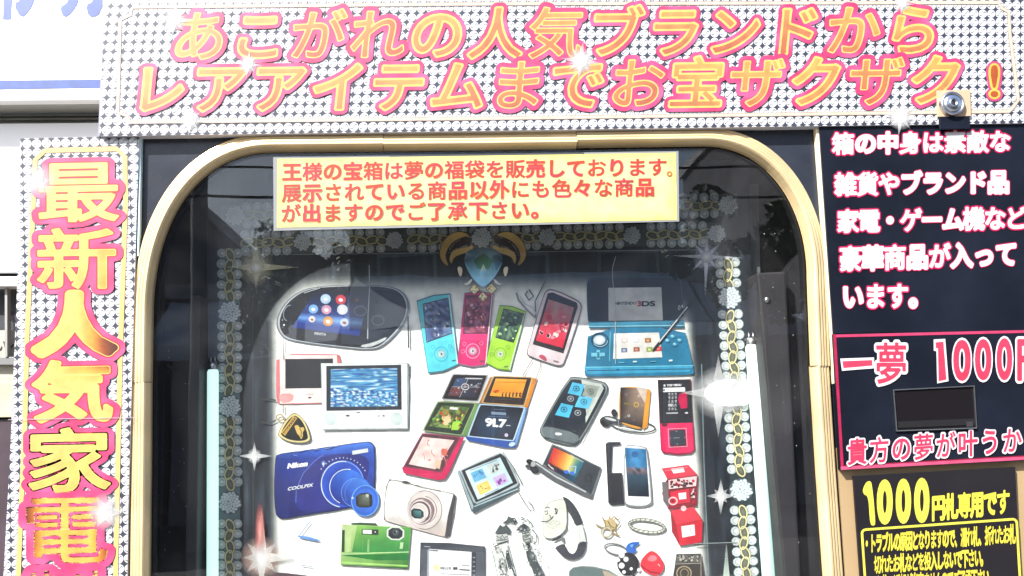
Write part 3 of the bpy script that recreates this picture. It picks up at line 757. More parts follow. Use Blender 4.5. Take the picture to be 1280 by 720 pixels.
#a.star(132, 640, [22, 9] * 6, 8, glow=25); a.star(48, 226, [16, 8] * 6, 6, glow=24); a.star(112, 300, [1, 1], .5, glow=4)
a.quad([(10, 524), (168, 521.5), (168, 522.6), (10, 525)], (205, 190, 200, .8))
a.build('sheet_joint', sb)

# ------------------------------------------------------------------ black information panels at the right
IY = -0.0150
def fat(a, st, c0, c1, w_, h_, N=60): a.text(st, c0, c1, w_, h_, [(-0.105, (214, 20, 92)), (-0.068, (255, 250, 252))], 0.0, N)
p1 = thing('information_panel', 'black panel with fat white lettering edged in pink right of the window', 'sign', px(1150, 412, IY))
slab('board', q4((1024, 157), (1400, 148), (1400, 411), (1041.5, 417), IY), 0.010, M['black_panel'], p1, 0.0006)
a = Art(IY - 0.0004)
fat(a, '箱の中身は素敵な', (1054, 180), (1250, 177), 28, 28)
fat(a, '雑貨やブランド品', (1057, 231), (1248, 228), 28, 30)
fat(a, '家電・ゲーム機など', (1060, 277), (1270, 273), 28, 30)
fat(a, '豪華商品が入って', (1063, 324), (1258, 318), 28, 32)
fat(a, 'います。', (1066, 371), (1150, 370), 28, 33)
a.build('lettering', p1)
p2 = thing('price_panel', 'black panel with red border and red price lettering round the bill window', 'sign', px(1150, 585, IY))
slab('board', q4((1041.2, 417.4), (1400, 410), (1400, 570), (1051.7, 587.5), IY - 0.002), 0.011, M['black_panel'], p2, 0.0006)
a = Art(IY - 0.0024)
a.line([(1042.5, 420), (1400, 411.5)], 3.4, (228, 70, 118)); a.line([(1043.2, 418), (1053, 586)], 3.6, (196, 30, 84)); a.line([(1051, 585.2), (1400, 566)], 4.2, (238, 96, 140))
a.line([(1053.6, 582.5), (1400, 563.5)], 1.4, (170, 20, 60))
a.build('border_line', p2)
a = Art(IY - 0.0030)
redw = [(-0.080, (255, 250, 252)), (-0.022, (242, 66, 100))]
a.z(1030, 410, 4); a.poly([(81, 153), (250, 147), (252, 201), (90, 214)], (255, 250, 252)); a.poly([(92, 166), (240, 160), (243, 188), (97, 201)], (242, 66, 100))
a.poly([(548, 57), (606, 54), (623, 266), (566, 277), (562, 116), (549, 114)], (255, 250, 252)); a.n += 1; a.poly([(558, 72), (597, 68), (612, 258), (573, 266), (570, 102), (560, 101)], (242, 66, 100)); a.z(0, 0, 1)
a.fit('夢', 1096, 429, 1132, 479, [(-0.085, (255, 250, 252)), (-0.018, (242, 66, 100))], 96)
for ch, x0, x1, y0, y1 in (('0', 1193, 1212, 427, 474), ('0', 1220, 1238, 426, 473), ('0', 1247, 1264, 425, 473), ('円', 1273, 1306, 426, 474)):
    a.fit(ch, x0, y0, x1, y1, [(-0.075 if ch != '円' else -.1, (255, 250, 252)), (-0.035 if ch != '円' else -.04, (242, 66, 100))])
a.text('貴方の夢が叶うか', (1071.5, 565), (1265, 551), 25.5, 34, [(-0.086, (255, 245, 248)), (-0.026, (240, 64, 104))], 0, 72)
a.build('lettering', p2)
# bill window: a recessed dark box with a bright metal rim
def rim(q, wd, Y): 
    o = []
    cx = sum(p[0] for p in q) / 4; cy = sum(p[1] for p in q) / 4
    for i in range(4):
        a_, b_ = q[i], q[(i + 1) % 4]; f = lambda p: (p[0] + (cx - p[0]) / abs(cx - p[0]) * wd, p[1] + (cy - p[1]) / abs(cy - p[1]) * wd)
        o.append([px(*a_, Y), px(*b_, Y), px(*f(b_), Y), px(*f(a_), Y)])
    return o
bq = [(1116.4, 486.8), (1218.4, 481.8), (1221.6, 535.6), (1120.4, 539.2)]
slab('bill_window', [px(*p, IY - 0.0032) for p in bq], 0.001, mat('smoked_acrylic', (0.006, 0.005, 0.006), 0.3, spec=0.2), p2)
for k, r in enumerate(rim(bq, 1.3, IY - 0.0052)):
    slab('window_rim', r, 0.002, [M['steel'], M['steel'], mat('rim_dark', (0.10, 0.11, 0.12), 0.4, .5), M['steel']][k], p2)
slab('bill_slot', q4((1122.5, 527), (1218.5, 523), (1219, 531), (1123, 535), IY - 0.0040), 0.0005, M['rubber'], p2)
slab('latch', q4((1208, 527), (1216, 526.5), (1216.5, 533), (1208.5, 533.5), IY - 0.0050), 0.0008, M['bracket'], p2)
# yellow on black notice
p3 = thing('bill_notice', 'black notice with yellow lettering and a yellow outlined box at the lower right', 'sign', px(1170, 720, IY))
slab('board', q4((1066.5, 595), (1269, 583.5), (1279, 800), (1081, 800), IY + 0.002), 0.004, mat('notice_black', (0.009, 0.008, 0.010), 0.4, 0, 0.02, 60, 0.2, 10, spec=0.2), p3, 0.0004)
a = Art(IY + 0.0016)
YW = (252, 244, 92)
yl = [(-0.062, (250, 238, 84))]
for ch, x0, x1, y0, y1 in (('0', 1098, 1114, 603, 652), ('0', 1121.5, 1137, 602, 651), ('0', 1144.5, 1160, 601, 650)):
    a.fit(ch, x0, y0, x1, y1, [(-0.055, YW)], 64)
a.z(1030, 560, 4.5); a.smooth([(216, 236), (236, 192), (258, 184), (270, 200), (292, 425), (278, 440), (258, 428), (250, 272), (224, 262)], YW, 2); a.z(0, 0, 1)
a.text('円札専用です', (1173, 635), (1254, 628), 17.5, 33, [(-0.055, (248, 236, 80))], 0, 64)
rr = []
def arc(cx, cy, r, a0, a1, k=6): return [(cx + r * math.cos(a0 + (a1 - a0) * i / k), cy + r * math.sin(a0 + (a1 - a0) * i / k)) for i in range(k + 1)]
rr = [(1086, 790)] + [(1079, 690)] + arc(1082.5, 667, 5, math.pi, math.pi * 1.47) + arc(1266, 654, 5, -math.pi / 2 - .05, 0) + [(1273, 690), (1279, 790)]
a.line(rr, 3.0, YW)
a.text('・トラブルの原因となりますので、濡れ札、折れたお札', (1083.5, 680), (1265.5, 668), 8.6, 25, [(-0.055, (246, 232, 78))], 0, 52)
a.text('切れたお札などを投入しないで下さい。', (1097, 706), (1230, 697), 9.0, 24, [(-0.055, (246, 232, 78))], 0, 52)
a.text('お札の返却が出来ませんのでご了承下さい。', (1099, 731), (1240, 722), 8.4, 24, [(-0.055, (246, 232, 78))], 0, 52)
a.build('lettering', p3)

# ------------------------------------------------------------------ yellow notice taped to the glass
NY = -0.0048
nt_ = thing('yellow_notice', 'yellow laminated notice with three lines of red lettering stuck on the glass', 'notice', px(596, 285, NY))
slab('laminate', q4((341.5, 196.0), (848, 188.6), (849, 276.8), (342, 288.4), NY), 0.0006, M['laminate'], nt_)
a = Art(NY - 0.0003, 2.5)
def paper(u, v):
    e = min(u, 1 - u) * 5.7; f = min(v, 1 - v); return mixc((255, 238, 128), (255, 250, 176), min(1, min(e, f * 1.3) * 5 + .25))
a.grid([(346.5, 198.4), (845, 190.8), (846.4, 275), (346, 284.6)], 60, 12, paper)
a.build('paper', nt_)
a = Art(NY - 0.0006, 3.2)
def red(ch, i, x, y): return mixc((238, 74, 44), (240, 60, 84), .5 + nz(i * .7, y) * 1.2)
rl = [(-0.056, (255, 218, 120)), (-0.034, red)]
a.text('王様の宝箱は夢の福袋を販売しております', (365, 215.5), (821.7, 209.2), 25.2, 24, rl, 0, 60)
a.text('。', (843, 212), (843, 212), 20, 20, [(-0.03, (226, 150, 60))])
a.text('展示されている商品以外にも色々な商品', (364.5, 241.6), (806, 234.4), 25.2, 24, rl, 0, 60)
a.text('が出ますのでご了承下さい。', (363.5, 267.2), (676, 262.5), 25.2, 24, rl, 0, 60)
a.build('lettering', nt_)


# ------------------------------------------------------------------ the printed poster inside the cabinet
po = thing('display_poster', 'printed poster of gadgets on white framed by rhinestone chains behind the glass', 'poster', px(600, 720, PY))
slab('poster_sheet', q4((258, 200), (936, 200), (952, 790), (262, 790), PY), 0.0015, mat('poster_paper', (0.03, 0.032, 0.04), 0.45), po)
def ground(u, v):
    x, y = 258 + u * 690, 205 + v * 585
    # distance inside the white field
    x0, x1 = 340, 868 + (y - 400) * 0.042
    y0 = 352
    r = 62; cx = min(max(x, x0 + r), x1 - r); cy = max(y, y0 + r)
    d = math.hypot(x - cx, y - cy) if (y < y0 + r or x < x0 + r or x > x1 - r) else 0
    s = r - d
    soft = 30 if y < 400 else 15
    t = max(0.0, min(1.0, (s + soft * .5) / soft)); t = t * t * (3 - 2 * t)
    f = 0.5 + 0.5 * nz(x * .13, y * .012, 3) + 0.35 * nz(x * .4, y * .03, 9)
    f2 = max(0, f - .35)
    dark = (14 + 62 * f2, 19 + 70 * f2, 26 + 78 * f2)
    wh = mixc((250, 250, 246), (232, 232, 222), max(0, 1 - s / 30))
    return mixc(dark, wh, t)
a = Art(PY - 0.0003, 1.6)
a.grid([(258, 205), (936, 205), (952, 790), (262, 790)], 172, 130, ground)
a.z(0, 0, 1)
a.line([(316, 318.5), (600, 315.5), (893, 312)], 1.2, (120, 130, 136))
a.line([(316, 318.5), (316, 500), (317, 790)], 0.8, (60, 66, 72))
a.line([(877, 455), (880, 580), (886, 720), (888, 790)], 1.4, (110, 126, 130))
a.build('poster_print', po, m='poster')

BR_ = random.Random(5)
def bead(a, x, y, r, warm=False):
    j = BR_.uniform(-.35, .35); x += j; y += BR_.uniform(-.35, .35); g_ = BR_.uniform(.86, 1.0)
    a.ell(x, y, r * 1.1, r * 1.1, (40, 48, 52), 0, (58, 68, 72), 9)
    a.ell(x + BR_.uniform(-.3, .3), y, r, r * BR_.uniform(.9, 1.0), (250 * g_, 252 * g_, 250 * g_), BR_.uniform(0, 2), (176, 188, 188), 9)
    a.ring(x, y, r * .5, r * .5, r * .22, (160, 168, 166), 0, 7, BR_.uniform(0, 2), BR_.uniform(4, 6.2))
def medallion(a, x, y, r):
    a.ell(x, y, r * 1.02, r * .98, (96, 108, 112), 0, (74, 84, 90), 16); n0 = a.n
    for k in range(46):
        t = k * 2.39996; q = math.sqrt((k + .5) / 46) * .88 * r
        a.n = n0 + k % 3; rr_ = r * BR_.uniform(.13, .19)
        a.ell(x + q * math.cos(t), y + q * math.sin(t) * .96, rr_, rr_ * .9, (250, 253, 252), 0, (164, 180, 186), 7)
    a.n = n0 + 3
def strip(name, p0, p1, wid, pitch, meds, lab, medr=15, back=(44, 54, 58), k_=2.3):
    a = Art(PY - 0.0011, k_); L = math.dist(p0, p1); ex, ey = (p1[0] - p0[0]) / L, (p1[1] - p0[1]) / L; nx, ny = -ey, ex
    pos = lambda s_, o_: (p0[0] + ex * s_ + nx * o_, p0[1] + ey * s_ + ny * o_)
    a.quad([pos(0, -wid * .62), pos(L, -wid * .62), pos(L, wid * .62), pos(0, wid * .62)], back)
    base = a.n; s_ = pitch / 2; k = 0
    while s_ < L:
        m = any(abs(s_ - t) < medr * .95 for t in meds)
        if not m:
            for o_ in (-wid * .47, wid * .47):
                a.n = base; bead(a, *pos(s_, o_), pitch * .47)
            c = pos(s_ + pitch * .2 + BR_.uniform(-.5, .5), (0.8 if k % 2 else -0.8)); ang = math.atan2(ey, ex) + (0.3 if k % 2 else -0.3) + BR_.uniform(-.15, .15)
            a.n = base + 3; a.ell(*c, pitch * .5, pitch * .26, (120, 122, 104), ang, (86, 90, 80), 10)
            for wd, col in ((2.6, (96, 92, 66)), (1.7, (222, 212, 158))):
                a.n = base + 4 + (k % 2) * 3 + (wd < 2); a.ring(*c, pitch * .62, pitch * .36, wd, col, ang, 14)
        s_ += pitch; k += 1
    for t in meds:
        a.n = base + 14
        medallion(a, *pos(t, 0), medr)
    return a.build(name, po, lab, m='poster')
strip('rhinestone_border', (287, 310), (287, 790), 21, 13, (80, 198, 318, 437), 'vertical chain and bead border at the left of the poster', back=(96, 122, 126), k_=1.9)
strip('rhinestone_border', (909, 322), (937, 790), 21, 12.9, (50, 168, 291, 414), 'vertical chain and bead border at the right of the poster', k_=1.5)
strip('rhinestone_border', (300, 304), (900, 292), 22, 13, (78, 193, 384, 490, 596), 'lower horizontal chain and bead border of the poster', 12, back=(92, 96, 96))
strip('rhinestone_border', (276, 270), (922, 256), 22, 13, (18, 120, 240, 360, 480, 634), 'upper horizontal chain and bead border of the poster', 13, back=(92, 98, 100))

BK = (24, 27, 34); WH = (250, 250, 248)
def new(dep=0.0024): return Art(PY - dep, 2.0)
def speck(a, q, n, cols, seed, r=(1, 2.5)):
    R = random.Random(seed)
    for k in range(n):
        u, v = R.random(), R.random()
        x = (q[0][0] * (1 - u) + q[1][0] * u) * (1 - v) + (q[3][0] * (1 - u) + q[2][0] * u) * v
        y = (q[0][1] * (1 - u) + q[1][1] * u) * (1 - v) + (q[3][1] * (1 - u) + q[2][1] * u) * v
        a.ell(x, y, R.uniform(*r), R.uniform(*r), R.choice(cols), R.uniform(0, 3), None, 6); a.n -= 1
    a.n += 1
def inset(q, f):
    cx = sum(p[0] for p in q) / len(q); cy = sum(p[1] for p in q) / len(q)
    return [(cx + (p[0] - cx) * f, cy + (p[1] - cy) * f) for p in q]

# emblem: two golden crescents, blue green gem, teeth and diamonds (crop 530,275 x6.545)
a = new(0.0034).z(530, 275, 6.545); a.k = 1.15
for s in (1, -1):
    f = lambda P: [((482 + (p[0] - 482) * s), p[1]) for p in P]
    a.smooth(f([(385, 115), (300, 88), (210, 110), (140, 190), (120, 280), (150, 350), (215, 388), (185, 320), (195, 250), (250, 180), (330, 140)]), (50, 40, 48), 2)
    a.smooth(f([(380, 125), (300, 92), (215, 112), (145, 190), (125, 280), (150, 345), (205, 384), (172, 310), (180, 255), (230, 180), (310, 140)]), lambda p: mixc((214, 178, 104), (150, 118, 66), (p[1] - 90) / 300), 2)
    a.smooth(f([(400, 200), (350, 225), (280, 232), (225, 262), (205, 320), (225, 368), (240, 310), (285, 285), (350, 268), (405, 240)]), lambda p: mixc((222, 190, 120), (150, 120, 70), (p[1] - 200) / 170), 2)
    a.smooth(f([(385, 140), (300, 160), (230, 215), (200, 280), (260, 228), (340, 205), (392, 185)]), (58, 34, 38), 1)
    a.smooth(f([(272, 385), (300, 380), (318, 410), (302, 470), (282, 440)]), (236, 222, 196), 1)
    a.smooth(f([(320, 515), (345, 522), (375, 490), (400, 480), (380, 520), (345, 535)]), (226, 222, 212), 1)
g_ = [(345, 260), (420, 225), (550, 225), (620, 260), (650, 330), (600, 440), (540, 510), (485, 555), (430, 515), (370, 440), (325, 335)]
a.smooth(g_, lambda p: mixc((60, 96, 110), (150, 214, 250), (p[1] - 240) / 250), 1)
a.poly([(400, 330), (485, 270), (570, 330), (530, 400), (440, 400)], None, [(24, 96, 62), (20, 60, 56), (30, 110, 70), (60, 150, 120), (60, 150, 120)])
a.poly([(485, 360), (520, 430), (485, 550), (455, 430)], None, [(236, 230, 180), (120, 190, 230), (170, 225, 250), (150, 214, 250)])
a.poly([(345, 262), (420, 300), (390, 420), (330, 335)], None, [(120, 150, 170), (70, 110, 130), (110, 170, 200), (60, 80, 110)])
a.poly([(620, 262), (560, 300), (590, 420), (645, 335)], None, [(70, 90, 110), (50, 90, 100), (90, 150, 190), (40, 50, 80)])
for (x, y, r) in ((412, 568, 46), (552, 562, 48), (482, 628, 42)):
    d = [(x, y - r), (x + r, y), (x, y + r), (x - r, y)]
    a.poly(d, (112, 92, 44)); a.poly(inset(d, .84), (226, 208, 152)); speck(a, inset(d, .6), 9, [(250, 244, 214), (150, 128, 70)], int(x), (6, 9))
a.build('printed_emblem', po, 'gold horned emblem with a blue green gem', m='poster')
a = new(0.0042).z(0, 0, 1); medallion(a, 602, 297, 14); a.build('printed_medallion', po, m='poster')

# 1 handheld console (crop 260,260 x4)
a = new().z(260, 260, 4)
body = [(395, 470), (470, 415), (560, 395), (700, 388), (880, 390), (965, 415), (1000, 480), (985, 560), (930, 630), (860, 695), (790, 705), (640, 690), (480, 670), (385, 650), (352, 600), (355, 540)]
a.smooth(inset(body, 1.035), (120, 128, 136), 2); a.smooth(inset(body, 1.01), (196, 202, 208), 2); a.smooth(inset(body, .985), (22, 26, 38), 2)
def scr(u, v):
    c = mixc((18, 22, 34), (30, 60, 150), v * 1.3)
    if .62 < v < .9: c = mixc(c, (120, 176, 240), 1 - abs(v - .74) * 9)
    return mixc(c, (24, 50, 130), max(0, v - .85) * 5)
a.grid([(545, 398), (812, 392), (757, 640), (422, 597)], 12, 16, scr)
a.poly([(812, 392), (935, 415), (985, 480), (940, 590), (850, 650), (800, 655)], (40, 48, 62))
for x, y, r, c in ((588, 455, 26, (180, 206, 240)), (664, 458, 26, (206, 60, 76)), (527, 505, 24, (120, 170, 226)), (592, 508, 25, (206, 150, 180)), (672, 508, 27, (216, 220, 230)), (745, 460, 22, (46, 50, 66)), (520, 556, 17, (236, 220, 214)), (600, 566, 26, (214, 150, 70)), (682, 572, 22, (190, 200, 220))):
    a.ell(x, y, r, r * .95, tuple(min(255, v + 25) for v in c), 0, c, 14); a.ell(x, y + 2, r * .45, r * .35, (238, 238, 240) if r > 22 else (150, 90, 60), 0.3, None, 8)
for (x, y) in ((762, 515), (850, 562)):
    a.ring(x, y, 30, 24, 6, (110, 118, 130)); a.ell(x, y, 17, 14, (38, 42, 52))
a.ring(405, 525, 26, 40, 5, (150, 156, 166), .3, 14, 1.5, 4.6); a.ell(380, 585, 5, 5, (230, 232, 236)); a.ell(372, 560, 4, 4, (160, 164, 170))
a.line([(480, 425), (560, 400)], 4, (200, 205, 210)); a.smooth([(750, 690), (830, 672), (900, 640), (880, 668), (800, 700)], (216, 220, 222), 1)
a.line([(806, 285), (808, 400), (800, 540), (798, 655)], 6, (178, 184, 190)); a.line([(820, 412), (900, 420), (975, 448)], 10, (14, 15, 20))
a.text('PSVITA', (538, 628), (585, 632), 16, 18, [(-0.03, (214, 216, 222))], .2, 40)
a.line([(375, 650), (378, 760)], 3, (60, 58, 56)); a.line([(1000, 540), (1003, 700)], 7, (70, 68, 66)); a.line([(820, 290), (880, 300), (925, 320)], 6, (46, 50, 56))
a.build('printed_console', po, 'black handheld console with bubbles on its blue screen', m='poster')

# 2-4 three stick players (crop 500,330 x5.333)
def stick(TL, TR, BR, BL, scr4, body, edge, cx, cy, r, seed, scol, bg0, label, ringc):
    a = new().z(500, 330, 5.333)
    bow = [TL, ((TL[0] + TR[0]) / 2, (TL[1] + TR[1]) / 2 - 14), TR, BR, ((BR[0] + BL[0]) / 2, (BR[1] + BL[1]) / 2 + 16), BL]
    a.poly(inset(bow, 1.035), edge); a.poly(bow, body)
    a.line([(TR[0] - 6, TR[1]), (BR[0] - 4, BR[1])], 6, (236, 240, 240))
    a.poly(inset(scr4, 1.05), (26, 26, 40)); a.grid(scr4, 8, 10, lambda u, v: mixc(bg0, scol[int((nz(u * 3 + seed, v * 3) + 1) * 7) % len(scol)], .55))
    speck(a, inset(scr4, .85), 26, scol, seed, (5, 13))
    for s_ in (1,): a.ring(cx, cy, r * 1.5, r * 1.6, 5, ringc)
    a.ell(cx, cy, r, r, (236, 240, 238), 0, mixc(body, (150, 160, 160), .5)); a.poly([(cx - 4, cy - 10), (cx + 12, cy), (cx - 4, cy + 10)], (70, 76, 84))
    for dx, dy in ((-1.9, -1.6), (1.9, -1.7), (-2.2, .1)): a.ring(cx + dx * r, cy + dy * r, 12, 12, 3, ringc, 0, 10)
    a.quad([(BR[0] - 42, BR[1] - 22), (BR[0] - 16, BR[1] - 26), (BR[0] - 16, BR[1] - 20), (BR[0] - 42, BR[1] - 16)], (60, 80, 90))
    a.build('printed_player', po, label, m='poster')
stick((115, 252), (332, 205), (387, 665), (190, 722), [(155, 270), (318, 230), (342, 460), (180, 518)], (98, 222, 238), (70, 130, 150), 275, 600, 30, 4, [(60, 60, 100), (120, 170, 220), (220, 230, 240), (40, 40, 80), (90, 130, 190)], (60, 70, 120), 'cyan stick player with a dark patterned screen', (70, 180, 200))
stick((432, 200), (620, 205), (575, 668), (385, 660), [(440, 215), (606, 215), (580, 458), (425, 458)], (232, 46, 120), (150, 110, 140), 485, 580, 30, 9, [(230, 120, 150), (120, 30, 70), (90, 20, 60), (250, 180, 200), (200, 110, 60)], (112, 28, 72), 'magenta stick player with a plum screen', (252, 170, 205))
stick((665, 280), (838, 322), (735, 705), (573, 655), [(692, 300), (826, 335), (756, 520), (640, 487)], (176, 228, 64), (110, 160, 50), 668, 600, 26, 12, [(40, 60, 50), (200, 240, 180), (90, 140, 90), (24, 40, 36), (60, 90, 70)], (40, 66, 56), 'lime green stick player with a dark screen', (120, 180, 50))

# 5 white phone with red picture and its earphone cable
a = new().z(500, 330, 5.333)
a.line([(885, 632), (850, 690), (820, 745)], 5, (150, 110, 100)); a.line([(940, 640), (932, 700), (900, 780), (880, 800)], 5, (150, 120, 116))
a.line([(905, 360), (840, 300), (790, 240), (775, 190)], 13, (150, 156, 160)); a.line([(905, 350), (900, 250), (940, 170), (985, 80)], 8, (90, 96, 100))
a.line([(860, 170), (890, 215), (860, 240), (835, 205), (850, 180)], 10, (96, 104, 110)); a.line([(910, 340), (885, 290), (830, 262), (800, 215)], 7, (214, 218, 220))
ph = [(985, 172), (1040, 180), (1180, 245), (1208, 275), (1202, 320), (1095, 655), (1070, 676), (1020, 668), (860, 612), (848, 590), (855, 560), (955, 215)]
a.smooth(inset(ph, 1.03), (96, 90, 100), 1); a.smooth(ph, (238, 220, 224), 1)
a.poly([(985, 195), (1020, 190), (1180, 258), (1185, 285), (1090, 597), (885, 535)], (40, 34, 42))
a.grid([(990, 235), (1160, 290), (1085, 560), (905, 510)], 12, 16, lambda u, v: mixc((196, 150, 150), (226, 40, 70), v * 1.15 + nz(u * 4, v * 4) * .45))
speck(a, [(980, 300), (1130, 330), (1085, 540), (930, 500)], 14, [(252, 150, 160), (200, 30, 60), (250, 220, 214)], 5, (8, 22))
a.ring(1083, 432, 14, 18, 4, (60, 20, 30)); a.smooth([(920, 615), (945, 600), (975, 620), (980, 650), (950, 640)], (190, 80, 100), 1); a.quad([(1025, 640), (1058, 650), (1056, 660), (1022, 650)], (140, 110, 120))
a.build('printed_phone', po, 'white phone with a red picture and cable', m='poster')

# 6 folding console (crop 700,320 x5.333)
a = new().z(700, 320, 5.333)
a.smooth([(180, 150), (250, 138), (760, 132), (805, 145), (815, 190), (828, 470), (190, 480), (178, 300)], (30, 66, 86), 1)
a.smooth([(190, 160), (260, 150), (760, 144), (798, 156), (806, 200), (815, 440), (200, 455), (190, 300)], (28, 31, 40), 1)
a.quad([(322, 212), (676, 208), (686, 428), (324, 432)], (216, 218, 216), [(226, 226, 224), (214, 214, 212), (228, 228, 226), (206, 206, 206)])
a.text('NINTENDO', (375, 316), (500, 313), 24, 27, [(-0.035, (52, 54, 60))], 0, 40)
a.text('3', (528, 318), (528, 318), 58, 46, [(-0.05, (190, 44, 56))], 0, 52, em=False); a.text('DS', (568, 318), (610, 317), 56, 46, [(-0.05, (36, 38, 44))], 0, 52)
a.ring(795, 345, 6, 14, 4, (200, 204, 206)); a.ell(815, 335, 5, 11, (210, 212, 214)); a.ell(262, 250, 4, 4, (90, 96, 110))
a.quad([(190, 440), (822, 428), (828, 478), (192, 482)], (60, 150, 186), [(70, 160, 192), (50, 120, 150), (30, 90, 120), (30, 90, 120)]); a.line([(190, 470), (828, 462)], 5, (150, 214, 226))
low = [(190, 482), (828, 476), (850, 600), (893, 800), (895, 830), (180, 842), (164, 820), (175, 720)]
a.smooth([(190, 482), (828, 476), (862, 620), (896, 775), (880, 790), (800, 796), (200, 806), (160, 798), (172, 700)], (34, 122, 160), 1)
a.poly([(160, 738), (890, 728), (868, 760), (862, 772), (190, 788), (170, 770)], (60, 160, 200), None)
a.line([(164, 742), (892, 730)], 5, (120, 206, 226)); a.line([(180, 764), (880, 752)], 5, (14, 70, 104))
a.line([(335, 505), (330, 700)], 5, (120, 200, 216)); a.ell(385, 758, 8, 5, (10, 20, 30))
a.quad([(360, 516), (660, 510), (682, 675), (354, 686)], (238, 234, 228))
for x, y, c in ((428, 628, (110, 120, 150)), (510, 622, (160, 90, 70)), (586, 562, (170, 110, 60)), (596, 622, (150, 170, 80)), (430, 562, (236, 214, 206)), (505, 560, (226, 226, 236)), (655, 618, (214, 60, 60))):
    a.quad([(x - 20, y - 14), (x + 20, y - 15), (x + 22, y + 14), (x - 20, y + 16)], c); a.quad([(x - 9, y - 6), (x + 9, y - 6), (x + 9, y + 8), (x - 10, y + 8)], tuple(min(255, v + 70) for v in c))
a.ring(265, 560, 54, 46, 12, (14, 74, 104)); a.ell(262, 560, 40, 32, (250, 250, 250), 0, (200, 214, 220)); a.ring(268, 562, 50, 42, 4, (190, 220, 230), 0, 16, 0, 2.6)
a.quad([(243, 626), (266, 626), (268, 690), (244, 690)], (120, 196, 216)); a.quad([(208, 646), (298, 644), (300, 668), (209, 671)], (120, 196, 216)); a.quad([(247, 640), (262, 640), (264, 680), (248, 680)], (40, 124, 160))
for x, y in ((750, 535), (715, 562), (796, 560), (765, 588)): a.ell(x, y, 17, 13, (130, 200, 226), 0, (60, 150, 190)); a.ell(x - 3, y - 3, 7, 5, (200, 232, 240))
a.quad([(485, 700), (512, 699), (514, 708), (486, 709)], (220, 240, 244)); a.quad([(600, 700), (640, 699), (640, 705), (600, 706)], (110, 180, 200)); a.quad([(725, 692), (750, 690), (750, 702), (726, 703)], (210, 236, 244)); a.quad([(390, 708), (430, 707), (430, 712), (390, 713)], (110, 190, 210))
a.poly([(846, 330), (872, 300), (900, 300), (890, 322), (856, 350)], (28, 30, 36)); a.poly([(846, 326), (862, 344), (632, 630), (614, 640), (620, 618)], (44, 46, 50)); a.line([(850, 338), (660, 575)], 7, (224, 226, 226))
a.line([(372, 0), (350, 80), (350, 150), (368, 300), (370, 720)], 4, (190, 196, 200)); 
a.build('printed_folding_console', po, 'teal folding console with two screens and a stylus', m='poster')

# 7-8 picture frame and tablet player (crop 330,430 x5.333)
a = new(0.0018).z(330, 430, 5.333)
a.smooth([(85, 66), (480, 66), (512, 76), (520, 240), (518, 392), (110, 404), (84, 390), (80, 230)], (226, 118, 122), 1)
a.poly([(100, 74), (486, 74), (500, 388), (106, 398)], (255, 238, 234)); a.poly([(84, 110), (104, 104), (108, 330), (86, 345)], (240, 130, 136)); a.smooth([(96, 330), (200, 330), (190, 385), (110, 396)], (250, 170, 168), 1)
a.quad([(142, 100), (460, 97), (462, 293), (142, 297)], (34, 36, 44)); a.ell(305, 358, 12, 6, (110, 60, 60)); a.quad([(278, 333), (330, 332), (330, 338), (278, 339)], (220, 190, 186))
a.build('printed_picture_frame', po, 'pink picture frame with a blank dark screen', m='poster')
a = new(0.0032).z(330, 430, 5.333)
a.quad([(950, 130), (970, 130), (970, 215), (952, 215)], (110, 112, 116))
a.smooth([(378, 128), (960, 126), (966, 330), (960, 568), (388, 575), (384, 350)], (170, 180, 178), 0); a.poly([(383, 130), (952, 130), (954, 560), (390, 567)], (248, 250, 249))
a.quad([(415, 146), (914, 138), (918, 438), (416, 446)], (34, 38, 52))
def water(u, v):
    r = nz(u * 5 + nz(v * 8, u * 3) * 2, v * 26) ; r2 = nz(u * 22, v * 26, 5); r = r if v < .5 - u * .05 + .2 * u else r2 * 1.5
    t = .5 + r * 1.0
    c = mixc((20, 70, 150), (130, 222, 246), t); return mixc(c, (250, 254, 255), max(0, t - .72) * 3)
a.grid([(445, 168), (888, 160), (891, 414), (444, 420)], 56, 40, water)
for cx in (446, 882): a.ell(cx, 500, 42, 42, (226, 238, 234), 0, (212, 228, 224), 20)
a.ell(630, 456, 14, 4, (90, 96, 110)); a.ell(558, 478, 14, 6, (70, 70, 76)); a.quad([(600, 478), (622, 478), (622, 486), (600, 486)], (216, 216, 220)); a.quad([(760, 478), (772, 476), (772, 482), (760, 484)], (120, 124, 130)); a.quad([(790, 472), (804, 472), (804, 484), (790, 484)], (150, 150, 156)); a.line([(690, 470), (690, 560)], 2, (222, 224, 226))
a.build('printed_tablet_player', po, 'white tablet player showing blue water', m='poster')

# 9 key fob
a = new(0.0030).z(330, 430, 5.333)
a.line([(-20, 372), (40, 366), (80, 376)], 9, (60, 58, 60)); a.line([(-20, 520), (40, 528), (80, 508)], 9, (70, 66, 60)); a.line([(128, 404), (128, 460)], 5, (130, 116, 80)); a.ring(106, 490, 24, 20, 8, (196, 170, 108)); a.line([(128, 500), (145, 516)], 9, (170, 146, 86))
sh = [(206, 458), (250, 488), (282, 540), (302, 600), (308, 640), (275, 656), (215, 658), (150, 645), (98, 612), (100, 588), (130, 530), (170, 480)]
a.smooth(inset(sh, 1.04), (110, 96, 60), 1); a.smooth(sh, (232, 214, 150), 1); a.smooth(inset(sh, .86), (22, 20, 18), 1)
a.poly([(115, 590), (195, 480), (222, 494), (140, 612)], (220, 176, 84)); a.line([(122, 598), (206, 486)], 3, (40, 30, 16)); a.line([(132, 606), (216, 492)], 2, (120, 90, 40))
for k in range(7): a.quad([(126 + k * 12, 588 - k * 14), (134 + k * 12, 578 - k * 14), (140 + k * 12, 584 - k * 14), (132 + k * 12, 594 - k * 14)], (90, 66, 26)); a.n -= 1
a.n += 1
